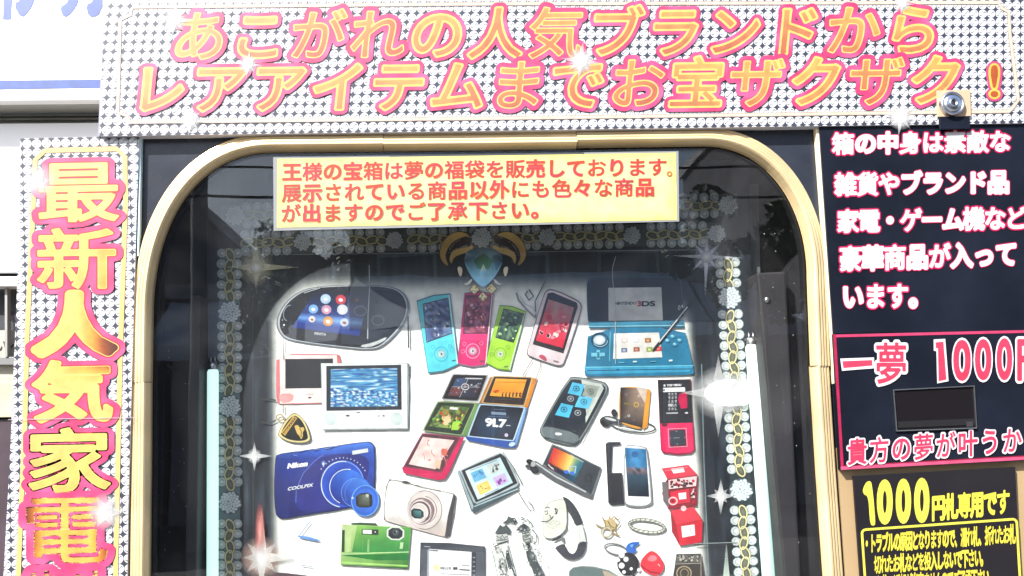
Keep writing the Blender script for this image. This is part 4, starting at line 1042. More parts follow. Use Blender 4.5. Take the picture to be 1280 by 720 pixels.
a.smooth([(200, 545), (225, 538), (240, 560), (262, 552), (272, 572), (256, 590), (262, 612), (248, 640), (236, 612), (222, 600), (212, 574)], (222, 188, 104), 1); a.line([(236, 560), (250, 585), (246, 620)], 4, (60, 46, 24))
a.build('printed_key_fob', po, 'black and gold shield key fob', m='poster')

# 10 five small square players (crop 490,455 x5.333)
def nano(q, side, sidec, imgq, img, label, extra=None, bez=(34, 30, 36), rim=(150, 150, 150), dep=0.0024):
    a = new(dep).z(490, 455, 5.333)
    for sd, sc in zip(side, sidec): a.poly(sd, sc)
    cx = sum(p[0] for p in q) / 4; cy = sum(p[1] for p in q) / 4
    def rc(q_):
        o = []
        for i in range(4):
            p, nx_, pv_ = q_[i], q_[(i + 1) % 4], q_[i - 1]
            o += [(p[0] * .9 + pv_[0] * .1, p[1] * .9 + pv_[1] * .1), (p[0] * .985 + (nx_[0] + pv_[0]) * .0075, p[1] * .985 + (nx_[1] + pv_[1]) * .0075), (p[0] * .9 + nx_[0] * .1, p[1] * .9 + nx_[1] * .1)]
        return o
    a.poly(rc(inset(q, 1.07)), rim); a.poly(rc(q), bez)
    if imgq: a.grid(imgq, 16, 16, img)
    if extra: extra(a)
    a.build('printed_small_player', po, label, m='poster')
def mosaic(cols, seed, sc=3.0, soft=.75):
    def f(u, v):
        n_ = int((nz(u * sc + seed, v * sc, seed) * .5 + .5) * len(cols) * 1.6) % len(cols); return mixc(cols[n_], cols[(n_ + 1) % len(cols)], 1 - soft)
    return f
def ex_a(a):
    a.quad([(430, 95), (500, 92), (476, 148), (404, 150)], (66, 84, 120)); a.quad([(396, 156), (470, 154), (446, 212), (372, 210)], (110, 60, 62)); a.quad([(510, 96), (606, 98), (584, 150), (486, 148)], (44, 48, 60)); a.quad([(478, 156), (580, 158), (556, 224), (452, 220)], (50, 50, 66))
    speck(a, [(430, 95), (600, 98), (560, 222), (380, 212)], 26, [(190, 190, 200), (140, 80, 80), (30, 30, 40), (120, 140, 180)], 3, (4, 9)); a.ring(488, 152, 24, 20, 6, (214, 214, 220)); a.ell(488, 152, 10, 8, (200, 160, 160))
    a.line([(508, 96), (450, 222)], 4, (170, 172, 180)); a.line([(400, 152), (584, 154)], 4, (170, 172, 180)); a.quad([(490, 92), (604, 94), (602, 102), (488, 100)], (206, 206, 212))
nano([(410, 72), (632, 78), (570, 245), (338, 230)], [[(632, 78), (672, 90), (610, 240), (585, 262), (340, 244), (338, 230), (570, 245)]], [(214, 214, 212)], None, None, 'grey small square player with a four picture screen', ex_a)
def ex_b(a):
    for k in range(6): a.ell(740 + k * 23, 206 + (k % 2) * 3, 5, 12, (90, 50, 30)); a.ell(740 + k * 23, 196, 7, 7, (90, 50, 30))
    a.ell(694, 180, 20, 8, (220, 90, 40), -.2); a.line([(690, 185), (690, 210)], 6, (120, 60, 30)); a.line([(700, 120), (890, 122)], 2, (214, 130, 40)); a.poly([(652, 212), (852, 225), (862, 200), (660, 192)], (244, 170, 60)); 
    for k in range(6): a.quad([(732 + k * 23, 198), (742 + k * 23, 198), (742 + k * 23, 220), (730 + k * 23, 219)], (100, 60, 34)); a.n -= 1
    a.n += 1
nano([(680, 84), (930, 92), (878, 275), (606, 256)], [[(925, 90), (968, 98), (900, 300), (860, 285)], [(680, 84), (655, 88), (580, 262), (606, 256)]], [(226, 140, 40), (190, 120, 50)], [(692, 96), (898, 104), (860, 228), (652, 208)], lambda u, v: mixc((250, 176, 60), (252, 150, 40), v), 'orange small square player with a yellow screen', ex_b, (56, 44, 40), (216, 176, 120))
a_ = None
def ex_c(a):
    a.quad([(386, 286), (440, 290), (436, 306), (384, 302)], (236, 240, 230)); a.ell(362, 366, 32, 42, (236, 200, 150), .1); a.ell(350, 330, 30, 20, (190, 120, 60)); a.poly([(400, 400), (430, 350), (470, 400), (440, 440), (395, 440)], (170, 220, 70)); speck(a, [(300, 320), (500, 330), (450, 430), (260, 400)], 30, [(60, 120, 60), (200, 70, 60), (210, 230, 90), (120, 170, 80), (50, 60, 40)], 8, (5, 12)); a.ell(366, 372, 20, 26, (240, 208, 160))
nano([(308, 254), (552, 264), (462, 472), (214, 440)], [[(552, 262), (592, 268), (500, 485), (462, 472)]], [(110, 150, 90)], [(336, 276), (516, 288), (442, 436), (244, 414)], mosaic([(50, 110, 60), (120, 160, 70), (40, 60, 46), (150, 190, 90), (110, 70, 50)], 3), 'green small square player with a leafy green picture', ex_c, (44, 58, 44), (150, 170, 120))
def ex_d(a):
    a.text('91.7', (642, 388), (742, 396), 98, 72, [(-0.05, (250, 250, 252))], .05, 64); a.quad([(760, 406), (790, 408), (790, 414), (760, 412)], (200, 204, 210))
    a.quad([(662, 318), (760, 324), (760, 342), (662, 336)], (130, 150, 176)); a.quad([(640, 346), (780, 352), (780, 357), (640, 351)], (90, 110, 140)); a.quad([(680, 300), (760, 304), (760, 308), (680, 304)], (100, 110, 130)); a.ell(762, 474, 12, 12, (210, 200, 226)); a.ell(800, 535, 22, 14, (214, 236, 250), -.3)
nano([(590, 272), (880, 292), (806, 508), (512, 478)], [[(490, 488), (512, 478), (806, 508), (880, 292), (902, 296), (832, 540), (815, 560), (740, 556), (500, 508)], [(884, 292), (900, 296), (830, 540), (812, 540)]], [(44, 84, 170), (120, 166, 220)], [(600, 282), (866, 298), (796, 500), (530, 474)], lambda u, v: mixc((40, 66, 96), (22, 28, 42), abs(u - .4) + abs(v - .6) * .9), 'blue small square player showing 91.7', ex_d, (26, 32, 46), (190, 214, 236), 0.0030)
def ex_e(a):
    R = random.Random(2)
    for k in range(9):
        x, y = R.uniform(200, 380), R.uniform(500, 640); a.line([(x, y), (x + R.uniform(-14, 10), y + 22), (x + R.uniform(-10, 20), y + 44)], 5, R.choice([(232, 100, 96), (214, 140, 110), (240, 150, 150)]))
    a.smooth([(330, 560), (370, 570), (360, 620), (325, 600)], (220, 110, 90), 1); a.ell(250, 640, 10, 5, (214, 120, 120)); a.poly([(292, 640), (330, 640), (318, 700), (286, 690)], (246, 200, 170))
nano([(205, 468), (448, 492), (328, 718), (86, 680)], [[(66, 690), (86, 680), (328, 718), (448, 492), (482, 488), (384, 716), (352, 768), (310, 774), (78, 728)]], [(214, 36, 92)], [(206, 486), (416, 508), (290, 702), (112, 668)], lambda u, v: mixc((252, 240, 232), (252, 206, 200), .4 + nz(u * 4, v * 4) + (u * .3)), 'crimson small square player with a pale red picture', ex_e, (92, 56, 66), (150, 60, 84), 0.0034)

# 11 slate phone (crop 660,450 x5.333)
a = new().z(660, 450, 5.333)
out = [(270, 122), (320, 116), (500, 146), (532, 180), (520, 225), (345, 545), (300, 574), (130, 532), (84, 490), (88, 440)]
a.smooth(inset(out, 1.03), (70, 78, 82), 1); a.smooth(out, (150, 158, 158), 1); a.smooth(inset(out, .95), (44, 50, 60), 1)
a.poly([(356, 132), (490, 160), (505, 190), (385, 420), (380, 330)], (206, 212, 204))
a.poly([(290, 150), (478, 178), (330, 490), (126, 430)], (36, 42, 54)); a.poly([(372, 165), (478, 180), (390, 372), (385, 330)], (196, 200, 190)); 
for q_, c in (([(296, 148), (378, 165), (352, 240), (264, 222)], (84, 196, 236)), ([(386, 170), (472, 182), (446, 250), (360, 238)], (160, 170, 160)), ([(342, 240), (434, 252), (402, 326), (310, 312)], (100, 200, 236)), ([(222, 286), (304, 300), (272, 385), (180, 366)], (84, 196, 236)), ([(312, 314), (384, 325), (360, 400), (280, 386)], (44, 50, 64)), ([(262, 230), (338, 242), (308, 306), (232, 290)], (48, 56, 70))):
    a.poly(q_, c)
for x, y, c in ((322, 190, (24, 60, 90)), (240, 330, (24, 70, 100)), (372, 278, (40, 110, 140)), (284, 258, (170, 176, 184)), (332, 352, (180, 186, 190)), (416, 210, (110, 120, 116))):
    a.ring(x, y, 20, 17, 5, c, .2, 12); a.ell(x, y, 8, 7, c)
a.smooth([(88, 455), (130, 440), (330, 490), (345, 545), (300, 566), (130, 528), (96, 490)], (112, 122, 126), 1); a.smooth([(178, 482), (225, 486), (226, 502), (184, 502)], (250, 250, 250), 1); a.line([(110, 515), (300, 560), (345, 538)], 6, (60, 66, 70))
a.line([(530, 200), (350, 550)], 7, (96, 104, 100)); a.text('Title', (290, 470), (318, 474), 14, 14, [(-.02, (90, 96, 108))], 0, 40)
a.build('printed_phone', po, 'slate grey phone with cyan menu tiles', m='poster')

# 12 small orange player and earphone loop
a = new().z(660, 450, 5.333)
a.ring(700, 440, 148, 40, 10, (60, 62, 66), .12, 40); a.ring(700, 436, 146, 40, 3, (150, 152, 154), .12, 40)
a.smooth([(474, 400), (500, 375), (550, 370), (640, 410), (620, 440), (560, 420), (530, 452), (490, 440)], (70, 72, 78), 1); a.smooth([(500, 385), (540, 380), (600, 405), (560, 408)], (216, 216, 218), 1); a.ell(508, 425, 32, 18, (36, 36, 40), .6); a.ell(575, 352, 20, 26, (50, 50, 54), -.3)
a.poly([(796, 190), (818, 202), (796, 445), (765, 464), (760, 440)], (240, 160, 50)); a.smooth([(612, 182), (700, 178), (798, 190), (786, 330), (766, 462), (690, 452), (610, 415), (606, 300)], (234, 160, 60), 1)
a.poly([(616, 182), (790, 192), (762, 452), (614, 412)], None, [(34, 32, 38), (190, 160, 140), (40, 34, 36), (30, 30, 36)]); a.poly([(720, 180), (795, 190), (780, 290)], (226, 206, 190))
for x, y, r, c in ((722, 298, 15, (240, 200, 60)), (655, 230, 8, (150, 140, 140)), (672, 372, 7, (210, 210, 214)), (705, 400, 6, (110, 100, 100)), (765, 300, 5, (180, 150, 110)), (722, 338, 10, (96, 96, 100)), (740, 238, 7, (230, 214, 200)), (650, 380, 5, (120, 110, 110))): a.ring(x, y, r, r, 4, c, 0, 10)
a.quad([(640, 284), (690, 290), (690, 300), (640, 294)], (130, 120, 60)); a.line([(612, 440), (760, 470)], 5, (40, 36, 34)); a.line([(598, 330), (606, 470)], 3, (176, 180, 182))
a.build('printed_player', po, 'small black and orange player inside an earphone loop', m='poster')

# 13 pink player with menu
a = new().z(660, 450, 5.333)
a.smooth([(864, 132), (1086, 128), (1092, 300), (1112, 600), (1090, 625), (1000, 634), (900, 622), (886, 600), (876, 400)], (150, 20, 60), 0)
a.poly([(866, 134), (1082, 130), (1098, 420), (882, 426)], (42, 42, 50)); a.poly([(882, 424), (1098, 418), (1106, 600), (1080, 616), (1000, 624), (905, 612), (890, 596)], (240, 40, 100))
a.poly([(1010, 225), (1050, 215), (1060, 220), (1062, 320), (1020, 325), (1000, 260)], (206, 30, 84))
a.text('TOP MENU', (932, 169), (1015, 166), 22, 19, [(-.05, (236, 236, 238))], 0, 40); a.quad([(900, 186), (1046, 182), (1048, 210), (902, 214)], (250, 250, 250)); a.ell(910, 170, 7, 8, (230, 230, 234)); a.ell(908, 200, 7, 9, (120, 130, 150))
for k, s_ in enumerate(('うたう', 'でまで', 'くたで', '録音した', 'さみし')): a.text(s_, (942, 228 + k * 24.5), (985, 227 + k * 24.5), 17, 20, [(-.06, (206, 206, 212))], 0, 36)
a.quad([(922, 350), (1000, 348), (1000, 358), (922, 360)], (190, 190, 196)); a.smooth([(1045, 348), (1068, 346), (1066, 358), (1046, 358)], (220, 220, 224), 1); a.ell(911, 432, 20, 10, (90, 30, 50))
sq = [(934, 460), (1054, 455), (1062, 576), (940, 582)]; a.line(sq, 5, (255, 190, 212), True); a.poly(inset(sq, .86), (54, 58, 70))
for x, y in ((990, 476), (1046, 516), (995, 560), (948, 520)): a.ell(x, y, 4, 3, (170, 172, 180))
a.quad([(970, 517), (1012, 515), (1012, 521), (970, 523)], (130, 132, 140)); a.line([(1098, 430), (1108, 600)], 5, (180, 20, 70))
a.build('printed_player', po, 'pink and black player showing a white menu list', m='poster')

# 14 blue camera (crop 330,540 x5.333)
a = new().z(330, 540, 5.333)
b_ = [(78, 180), (90, 150), (200, 134), (400, 106), (680, 64), (722, 76), (736, 110), (736, 380), (700, 470), (500, 520), (300, 548), (130, 578), (100, 568), (78, 540), (70, 380)]
a.smooth(inset(b_, 1.015), (16, 26, 60), 1)
a.smooth(b_, lambda p: mixc((44, 84, 190), (28, 34, 110), .25 + (p[1] - 80) / 520 + (300 - p[0]) * .0007), 1)
a.poly([(92, 152), (400, 110), (690, 68), (726, 86), (730, 130), (400, 150), (110, 190)], None, [(40, 70, 160), (60, 110, 210), (80, 130, 226), (70, 120, 220), (40, 86, 196), (42, 84, 196), (26, 50, 140)])
a.smooth([(390, 150), (270, 260), (208, 400), (225, 540), (430, 520), (600, 470), (700, 300), (700, 140)], (40, 44, 132), 2); a.line([(395, 150), (330, 200), (262, 275), (215, 380), (212, 470)], 4, (110, 130, 220))
for x0, y0, x1, y1, h in ((225, 130, 290, 118, 14), (330, 120, 372, 112, 14), (405, 112, 470, 100, 10), (440, 100, 500, 92, 8), (195, 152, 222, 160, 7)):
    a.smooth([(x0, y0), (x1, y1), (x1 - 3, y1 + h), (x0 + 3, y0 + h)], (34, 54, 130), 1); a.line([(x0, y0), (x1, y1)], 3, (150, 180, 240))
a.text('Nikon', (174, 225), (276, 212), 44, 42, [(-.075, (250, 250, 252))], .22, 60)
a.text('COOLPIX', (172, 378), (314, 354), 34, 30, [(-.035, (232, 236, 248))], .25, 56)
a.quad([(586, 126), (692, 108), (696, 134), (590, 152)], (216, 226, 226)); a.quad([(610, 128), (670, 118), (672, 130), (612, 142)], (252, 252, 246)); a.ell(396, 208, 13, 17, (120, 140, 210)); a.ell(396, 212, 7, 9, (220, 226, 240))
a.ell(524, 345, 146, 158, (30, 48, 150), 0, (44, 84, 200), 32); a.ring(524, 348, 142, 152, 7, (206, 220, 246), 0, 40, 1.7, 4.9); a.ring(524, 348, 142, 152, 7, (120, 160, 240), 0, 40, -1.4, .3)
for k in range(15):
    t = -2.55 + k * .145; a.quad([(524 + 172 * math.cos(t) - 4, 340 + 168 * math.sin(t) - 4), (524 + 172 * math.cos(t) + 4, 340 + 168 * math.sin(t) - 4), (524 + 172 * math.cos(t) + 3, 340 + 168 * math.sin(t) + 5), (524 + 172 * math.cos(t) - 4, 340 + 168 * math.sin(t) + 4)], (190, 206, 240)); a.n -= 1
a.n += 1
def barrel(c0, r0, c1, r1, ca, cb):
    an = math.atan2(c1[1] - c0[1], c1[0] - c0[0]); P = arc(*c0, r0, an + math.pi / 2, an + 3 * math.pi / 2, 14) + arc(*c1, r1, an - math.pi / 2, an + math.pi / 2, 14)
    a.poly(P, None, [mixc(ca, cb, .5 + .5 * math.cos((i % 15) / 14 * math.pi + (0 if i < 15 else math.pi))) for i in range(len(P))])
barrel((560, 372), 122, (610, 402), 108, (60, 120, 226), (30, 44, 140)); a.ring(556, 366, 118, 118, 5, (226, 236, 250), 0, 30, 2.0, 4.9)
barrel((612, 405), 100, (650, 430), 96, (72, 136, 236), (34, 56, 160)); a.ring(612, 405, 96, 96, 4, (110, 160, 236), 0, 30, 1.9, 4.8); a.ring(600, 400, 60, 82, 4, (96, 140, 230), .2, 24, 2.2, 4.2)
a.ell(674, 458, 94, 106, (66, 128, 230), .1, (46, 96, 206), 32); a.ring(674, 458, 90, 102, 6, (110, 176, 250), .1, 32); a.ell(674, 458, 70, 80, (52, 104, 214), .1, (60, 116, 222), 24)
a.smooth([(616, 412), (718, 402), (726, 480), (712, 504), (620, 502), (610, 470)], (30, 34, 36), 1); a.poly([(624, 420), (700, 412), (704, 494), (628, 494)], None, [(70, 76, 66), (130, 140, 128), (70, 76, 60), (40, 42, 36)]); a.ell(688, 424, 10, 12, (200, 206, 190)); a.ell(590, 440, 8, 8, (200, 220, 250))
a.build('printed_camera', po, 'dark blue camera with its zoom lens extended', m='poster')

# 15 silver camera
a = new(0.0020).z(330, 540, 5.333)
b_ = [(838, 318), (900, 330), (1260, 412), (1276, 430), (1262, 560), (1232, 690), (1215, 702), (1100, 672), (830, 598), (804, 585), (806, 470), (818, 370)]
a.smooth(inset(b_, 1.02), (130, 110, 106), 0); a.smooth(b_, lambda p: mixc((250, 248, 244), (206, 188, 180), max(0, (p[1] - 520) / 170)), 1)
a.line([(838, 318), (900, 326), (1060, 372), (1180, 396)], 5, (90, 84, 84)); a.ell(948, 338, 32, 11, (110, 106, 104), .2); a.ell(946, 334, 16, 6, (50, 48, 48), .2); a.line([(1000, 352), (1032, 354)], 5, (170, 164, 160))
a.poly([(1262, 415), (1278, 430), (1240, 692), (1205, 700), (1225, 560)], (74, 70, 74))
a.ell(1072, 518, 118, 130, (248, 244, 240), -.1, (226, 214, 208), 32); a.ring(1072, 520, 114, 128, 4, (120, 104, 104), 0, 40, -1.9, 1.9); a.ring(1072, 520, 114, 128, 3, (190, 180, 176), 0, 30, 1.9, 4.4)
for r, c in ((84, (150, 120, 122)), (76, (236, 226, 222)), (68, (110, 84, 88)), (60, (240, 232, 228))): a.ell(1050 + (84 - r) * -.6, 528 + (84 - r) * .4, r, r * 1.08, c, 0, None, 28)
for k in range(4): a.ring(1062 - k * 6, 520 + k * 3, 88 - k * 10, 92 - k * 10, 4, (120, 92, 96), 0, 26, -1.4, 1.1)
a.ell(1032, 545, 52, 62, (250, 246, 242), 0, (226, 214, 210), 26); a.smooth([(978, 506), (1062, 516), (1066, 580), (982, 574)], (40, 44, 50), 1); a.poly([(996, 522), (1048, 528), (1050, 572), (1000, 566)], None, [(60, 110, 110), (90, 150, 146), (50, 80, 84), (30, 46, 52)])
a.build('printed_camera', po, 'silver compact camera with round lens', m='poster')

# 16 green camera (crop 310,590 x4)
a = new(0.0026).z(310, 590, 4)
a.smooth([(515, 256), (560, 252), (640, 256), (650, 270), (520, 270)], (60, 90, 60), 0)
a.poly([(470, 262), (816, 276), (800, 484), (462, 466)], None, [(206, 226, 160), (120, 186, 80), (40, 120, 50), (150, 196, 110)])
a.poly([(545, 268), (812, 280), (798, 410), (520, 400)], None, [(140, 200, 90), (96, 170, 80), (50, 140, 66), (60, 146, 70)]); a.poly([(462, 415), (806, 408), (802, 440), (640, 442)], (36, 122, 50)); a.line([(470, 412), (640, 404), (806, 400)], 5, (190, 226, 160)); a.line([(466, 452), (800, 470)], 8, (180, 226, 120)); a.line([(466, 464), (798, 482)], 4, (40, 90, 40))
a.poly([(470, 290), (484, 290), (482, 400), (468, 400)], (50, 76, 44)); a.poly([(490, 285), (520, 278), (512, 400), (490, 402)], (196, 220, 150))
a.quad([(568, 285), (652, 288), (652, 315), (568, 312)], (60, 76, 50)); a.quad([(574, 289), (618, 290), (618, 310), (574, 308)], (250, 252, 246)); a.ell(636, 300, 11, 11, (36, 40, 36)); a.ell(636, 300, 4, 4, (200, 206, 200))
lq = [(695, 272), (782, 276), (780, 342), (693, 338)]; a.smooth(lq, (236, 244, 230), 1); a.smooth(inset(lq, .82), (44, 50, 54), 1); a.ell(738, 302, 16, 16, (86, 92, 96)); a.ell(736, 300, 6, 6, (16, 18, 22)); a.ell(742, 298, 3, 3, (220, 224, 226))
a.text('OPTIO', (572, 396), (574, 344), 18, 22, [(-.04, (206, 232, 190))], 0, 40); a.quad([(598, 336), (608, 336), (606, 400), (596, 400)], (150, 200, 130)); a.quad([(762, 352), (778, 352), (774, 384), (758, 384)], (190, 226, 170))
a.build('printed_camera', po, 'glossy green slim camera', m='poster')

# 17 navigation tablet
a = new().z(310, 590, 4)
a.smooth([(862, 352), (1000, 354), (1186, 372), (1186, 560), (1180, 800), (852, 800), (858, 500)], (62, 66, 76), 0)
a.poly([(866, 385), (1184, 402), (1180, 800), (856, 800)], (84, 88, 98)); a.line([(880, 372), (912, 374)], 4, (170, 172, 178))
a.poly([(905, 384), (1118, 400), (1112, 800), (898, 800)], (246, 246, 246)); a.poly([(898, 388), (906, 388), (906, 800), (890, 800)], (170, 176, 186)); a.poly([(1118, 400), (1140, 402), (1134, 800), (1112, 800)], (46, 48, 58))
for k in range(6): a.quad([(1124, 425 + k * 22), (1136, 426 + k * 22), (1135, 431 + k * 22), (1123, 430 + k * 22)], (160, 164, 172))
a.ell(942, 478, 18, 18, (250, 232, 140), 0, (252, 246, 200)); a.text('HELLO 編集', (968, 480), (1042, 482), 12, 15, [(-.05, (60, 60, 64))], 0, 40); a.quad([(1056, 484), (1108, 488), (1108, 494), (1056, 490)], (90, 90, 96)); a.quad([(905, 388), (950, 391), (950, 396), (905, 393)], (110, 112, 116)); a.line([(964, 508), (1104, 514)], 2, (150, 150, 150)); a.quad([(1070, 464), (1106, 466), (1106, 470), (1070, 468)], (180, 180, 186))
a.build('printed_tablet', po, 'dark grey tablet with a white page', m='poster')

# 18 silver square player (crop 490,550 x4.233)
a = new(0.0030).z(490, 550, 4.233)
a.line([(585, 62), (640, 140), (680, 215), (690, 240)], 5, (120, 128, 130)); a.line([(660, 262), (700, 330), (730, 372), (748, 376), (742, 345), (720, 325)], 4.5, (110, 114, 116))
a.poly([(345, 168), (358, 160), (436, 340), (668, 240), (668, 262), (600, 300), (436, 386), (420, 378)], (66, 84, 92)); a.poly([(346, 168), (356, 164), (432, 350), (424, 372)], (160, 176, 180)); a.line([(436, 352), (668, 258)], 6, (178, 200, 204))
a.smooth([(360, 160), (470, 108), (570, 66), (596, 76), (640, 150), (672, 228), (660, 246), (560, 290), (450, 338), (432, 330), (400, 260)], (176, 190, 194), 0); a.smooth([(368, 162), (480, 112), (575, 72), (600, 90), (664, 228), (560, 282), (444, 330), (400, 240)], (40, 40, 46), 0)
q_ = [(388, 164), (572, 92), (640, 226), (454, 316)]; a.grid(q_, 6, 6, lambda u, v: mixc((226, 244, 246), (200, 232, 240), u)); L4 = lambda u, v: ((q_[0][0] * (1 - u) + q_[1][0] * u) * (1 - v) + (q_[3][0] * (1 - u) + q_[2][0] * u) * v, (q_[0][1] * (1 - u) + q_[1][1] * u) * (1 - v) + (q_[3][1] * (1 - u) + q_[2][1] * u) * v)
for u0, v0, c, c2 in ((.1, .12, (110, 190, 226), (60, 130, 200)), (.58, .1, (206, 216, 212), (70, 80, 80)), (.1, .56, (250, 214, 110), (250, 180, 90)), (.58, .55, (214, 190, 230), (150, 70, 170))):
    a.poly([L4(u0, v0), L4(u0 + .34, v0), L4(u0 + .34, v0 + .34), L4(u0, v0 + .34)], c); speck(a, [L4(u0 + .05, v0 + .08), L4(u0 + .3, v0 + .08), L4(u0 + .3, v0 + .28), L4(u0 + .05, v0 + .28)], 8, [c2, tuple(min(255, v + 60) for v in c2)], int(u0 * 9 + v0 * 7), (4, 10))
a.quad([L4(.12, .03), L4(.9, .03), L4(.9, .05), L4(.12, .05)], (120, 150, 170)); a.line([L4(.2, .96), L4(.6, .96)], 3, (130, 150, 160))
a.build('printed_small_player', po, 'silver square player with four coloured icons', m='poster')

# 19-22 (crop 650,540 x4)
a = new().z(650, 540, 4)
a.smooth([(160, 60), (200, 74), (408, 178), (396, 220), (362, 322), (340, 318), (130, 210), (112, 165)], (120, 124, 128), 0); a.poly([(164, 66), (402, 180), (356, 312), (118, 160)], (58, 64, 72))
a.grid([(168, 76), (322, 146), (268, 250), (132, 176)], 14, 10, lambda u, v: mixc(mixc(mixc((206, 40, 44), (246, 130, 50), u * 3), (250, 236, 130), (u - .33) * 3), (40, 110, 130), (u - .62) * 3.2 + nz(u * 3, v * 3) * .3) if (v < .75) else mixc((70, 20, 30), (20, 80, 110), u))
a.line([(228, 196), (236, 206)], 12, (60, 110, 220)); a.ell(232, 200, 13, 9, (60, 120, 230), .3); a.ell(262, 206, 12, 9, (60, 120, 230), .3); a.line([(244, 200), (250, 172), (280, 172), (274, 206)], 5, (190, 214, 250)); a.text('Music', (144, 166), (166, 184), 12, 14, [(-.05, (240, 236, 230))], 0, 40)
a.ring(343, 230, 17, 19, 4, (26, 30, 36)); a.line([(256, 116), (316, 150)], 4, (200, 206, 206))
a.poly([(64, 144), (84, 146), (180, 214), (320, 292), (368, 318), (356, 334), (300, 312), (160, 240), (66, 176)], (96, 98, 102)); a.line([(80, 156), (180, 224), (330, 300)], 7, (206, 210, 210)); a.ell(50, 150, 20, 14, (30, 30, 34), .4); a.ell(72, 188, 24, 18, (44, 44, 48), .5); a.ell(40, 172, 14, 10, (70, 70, 74)); a.ell(66, 160, 12, 14, (180, 182, 184), .3)
a.build('printed_player', po, 'black player with a rainbow screen and earphones', m='poster')
a = new().z(650, 540, 4)
a.poly([(428, 60), (440, 50), (504, 50), (502, 64), (462, 68), (456, 205), (510, 204), (520, 362), (458, 366), (442, 356)], (50, 52, 60)); a.poly([(446, 210), (506, 208), (514, 350), (456, 352)], (38, 38, 46)); a.line([(432, 62), (444, 350)], 4, (20, 20, 26))
a.smooth([(518, 66), (580, 66), (628, 74), (640, 90), (666, 350), (656, 368), (600, 380), (530, 372), (520, 350)], (140, 142, 146), 1); a.smooth([(522, 70), (580, 70), (626, 78), (634, 100), (658, 345), (640, 364), (600, 370), (534, 364), (524, 340)], (250, 250, 250), 1)
a.grid([(524, 76), (630, 86), (646, 324), (540, 320)], 8, 16, lambda u, v: mixc((70, 150, 206), (44, 110, 160), abs(u - .5) * 2 + nz(u * 4, v * 6)) if v < .42 else (mixc((60, 50, 60), (190, 170, 180), nz(u * 9, v * 30) + .4) if v < .52 else mixc((54, 84, 104), (26, 34, 46), (v - .52) * 2)))
a.quad([(526, 72), (622, 78), (622, 85), (526, 79)], (226, 232, 236)); a.ell(575, 112, 18, 16, (40, 100, 160)); a.ell(596, 372, 12, 4, (160, 164, 168))
a.build('printed_phone', po, 'white phone leaning on a dark case', m='poster')
a = new(0.0032).z(650, 540, 4)
rd = (206, 30, 52)
a.poly([(708, 182), (842, 164), (888, 214), (736, 236)], (232, 60, 84)); a.poly([(736, 236), (888, 214), (884, 368), (742, 388), (710, 310), (720, 260)], (150, 26, 44)); a.poly([(742, 240), (884, 220), (880, 270), (744, 286)], (246, 214, 214)); a.poly([(710, 250), (740, 250), (744, 380), (716, 345)], (120, 110, 112))
a.quad([(754, 184), (816, 176), (824, 200), (768, 208)], (255, 240, 240)); a.line([(724, 194), (838, 176)], 3, (255, 150, 160)); a.poly([(752, 300), (845, 284), (850, 352), (756, 364)], (220, 40, 66)); a.quad([(792, 306), (830, 302), (832, 334), (796, 338)], (252, 250, 250)); a.ring(765, 345, 20, 18, 7, (250, 200, 200)); a.ell(765, 345, 8, 8, (150, 20, 40))
speck(a, [(750, 244), (880, 226), (880, 262), (750, 280)], 34, [(60, 20, 26), (206, 30, 52), (250, 250, 248), (110, 20, 30)], 6, (4, 9)); speck(a, [(856, 290), (884, 284), (880, 350), (858, 356)], 20, [(60, 20, 26), (206, 30, 52), (250, 220, 220)], 7, (4, 8)); a.line([(744, 288), (880, 272)], 4, (90, 20, 30))
a.build('printed_gift_box', po, 'red and white patterned box', m='poster')
a = new(0.0036).z(650, 540, 4)
a.poly([(752, 392), (868, 374), (914, 442), (910, 552), (800, 570), (760, 500)], (140, 14, 34)); a.poly([(752, 392), (868, 374), (908, 440), (780, 462)], (236, 60, 76)); a.poly([(780, 462), (912, 442), (908, 552), (798, 568)], (216, 34, 54)); a.poly([(752, 392), (780, 462), (796, 566), (762, 500)], (176, 20, 42))
a.quad([(806, 472), (872, 462), (876, 516), (812, 528)], (255, 248, 248)); a.ell(818, 382, 14, 14, (252, 210, 214)); a.line([(852, 480), (856, 505), (866, 505)], 3, (200, 120, 120))
a.build('printed_gift_box', po, 'plain red cube box with a white label', m='poster')
a = new(0.0030).z(650, 540, 4)
a.poly([(782, 610), (904, 608), (914, 660), (926, 740), (760, 750), (772, 680)], (60, 52, 46)); a.poly([(786, 614), (896, 612), (900, 650), (778, 656)], (104, 98, 92)); speck(a, [(790, 616), (894, 614), (896, 646), (784, 650)], 30, [(200, 196, 186), (50, 46, 42)], 4, (4, 8)); a.ring(820, 706, 36, 34, 6, (176, 160, 130)); a.ring(822, 706, 20, 22, 5, (150, 132, 100)); a.line([(905, 612), (905, 740)], 5, (150, 140, 126)); a.line([(778, 660), (902, 656)], 4, (170, 164, 150))
a.build('printed_box', po, 'dark brown ornate box', m='poster')

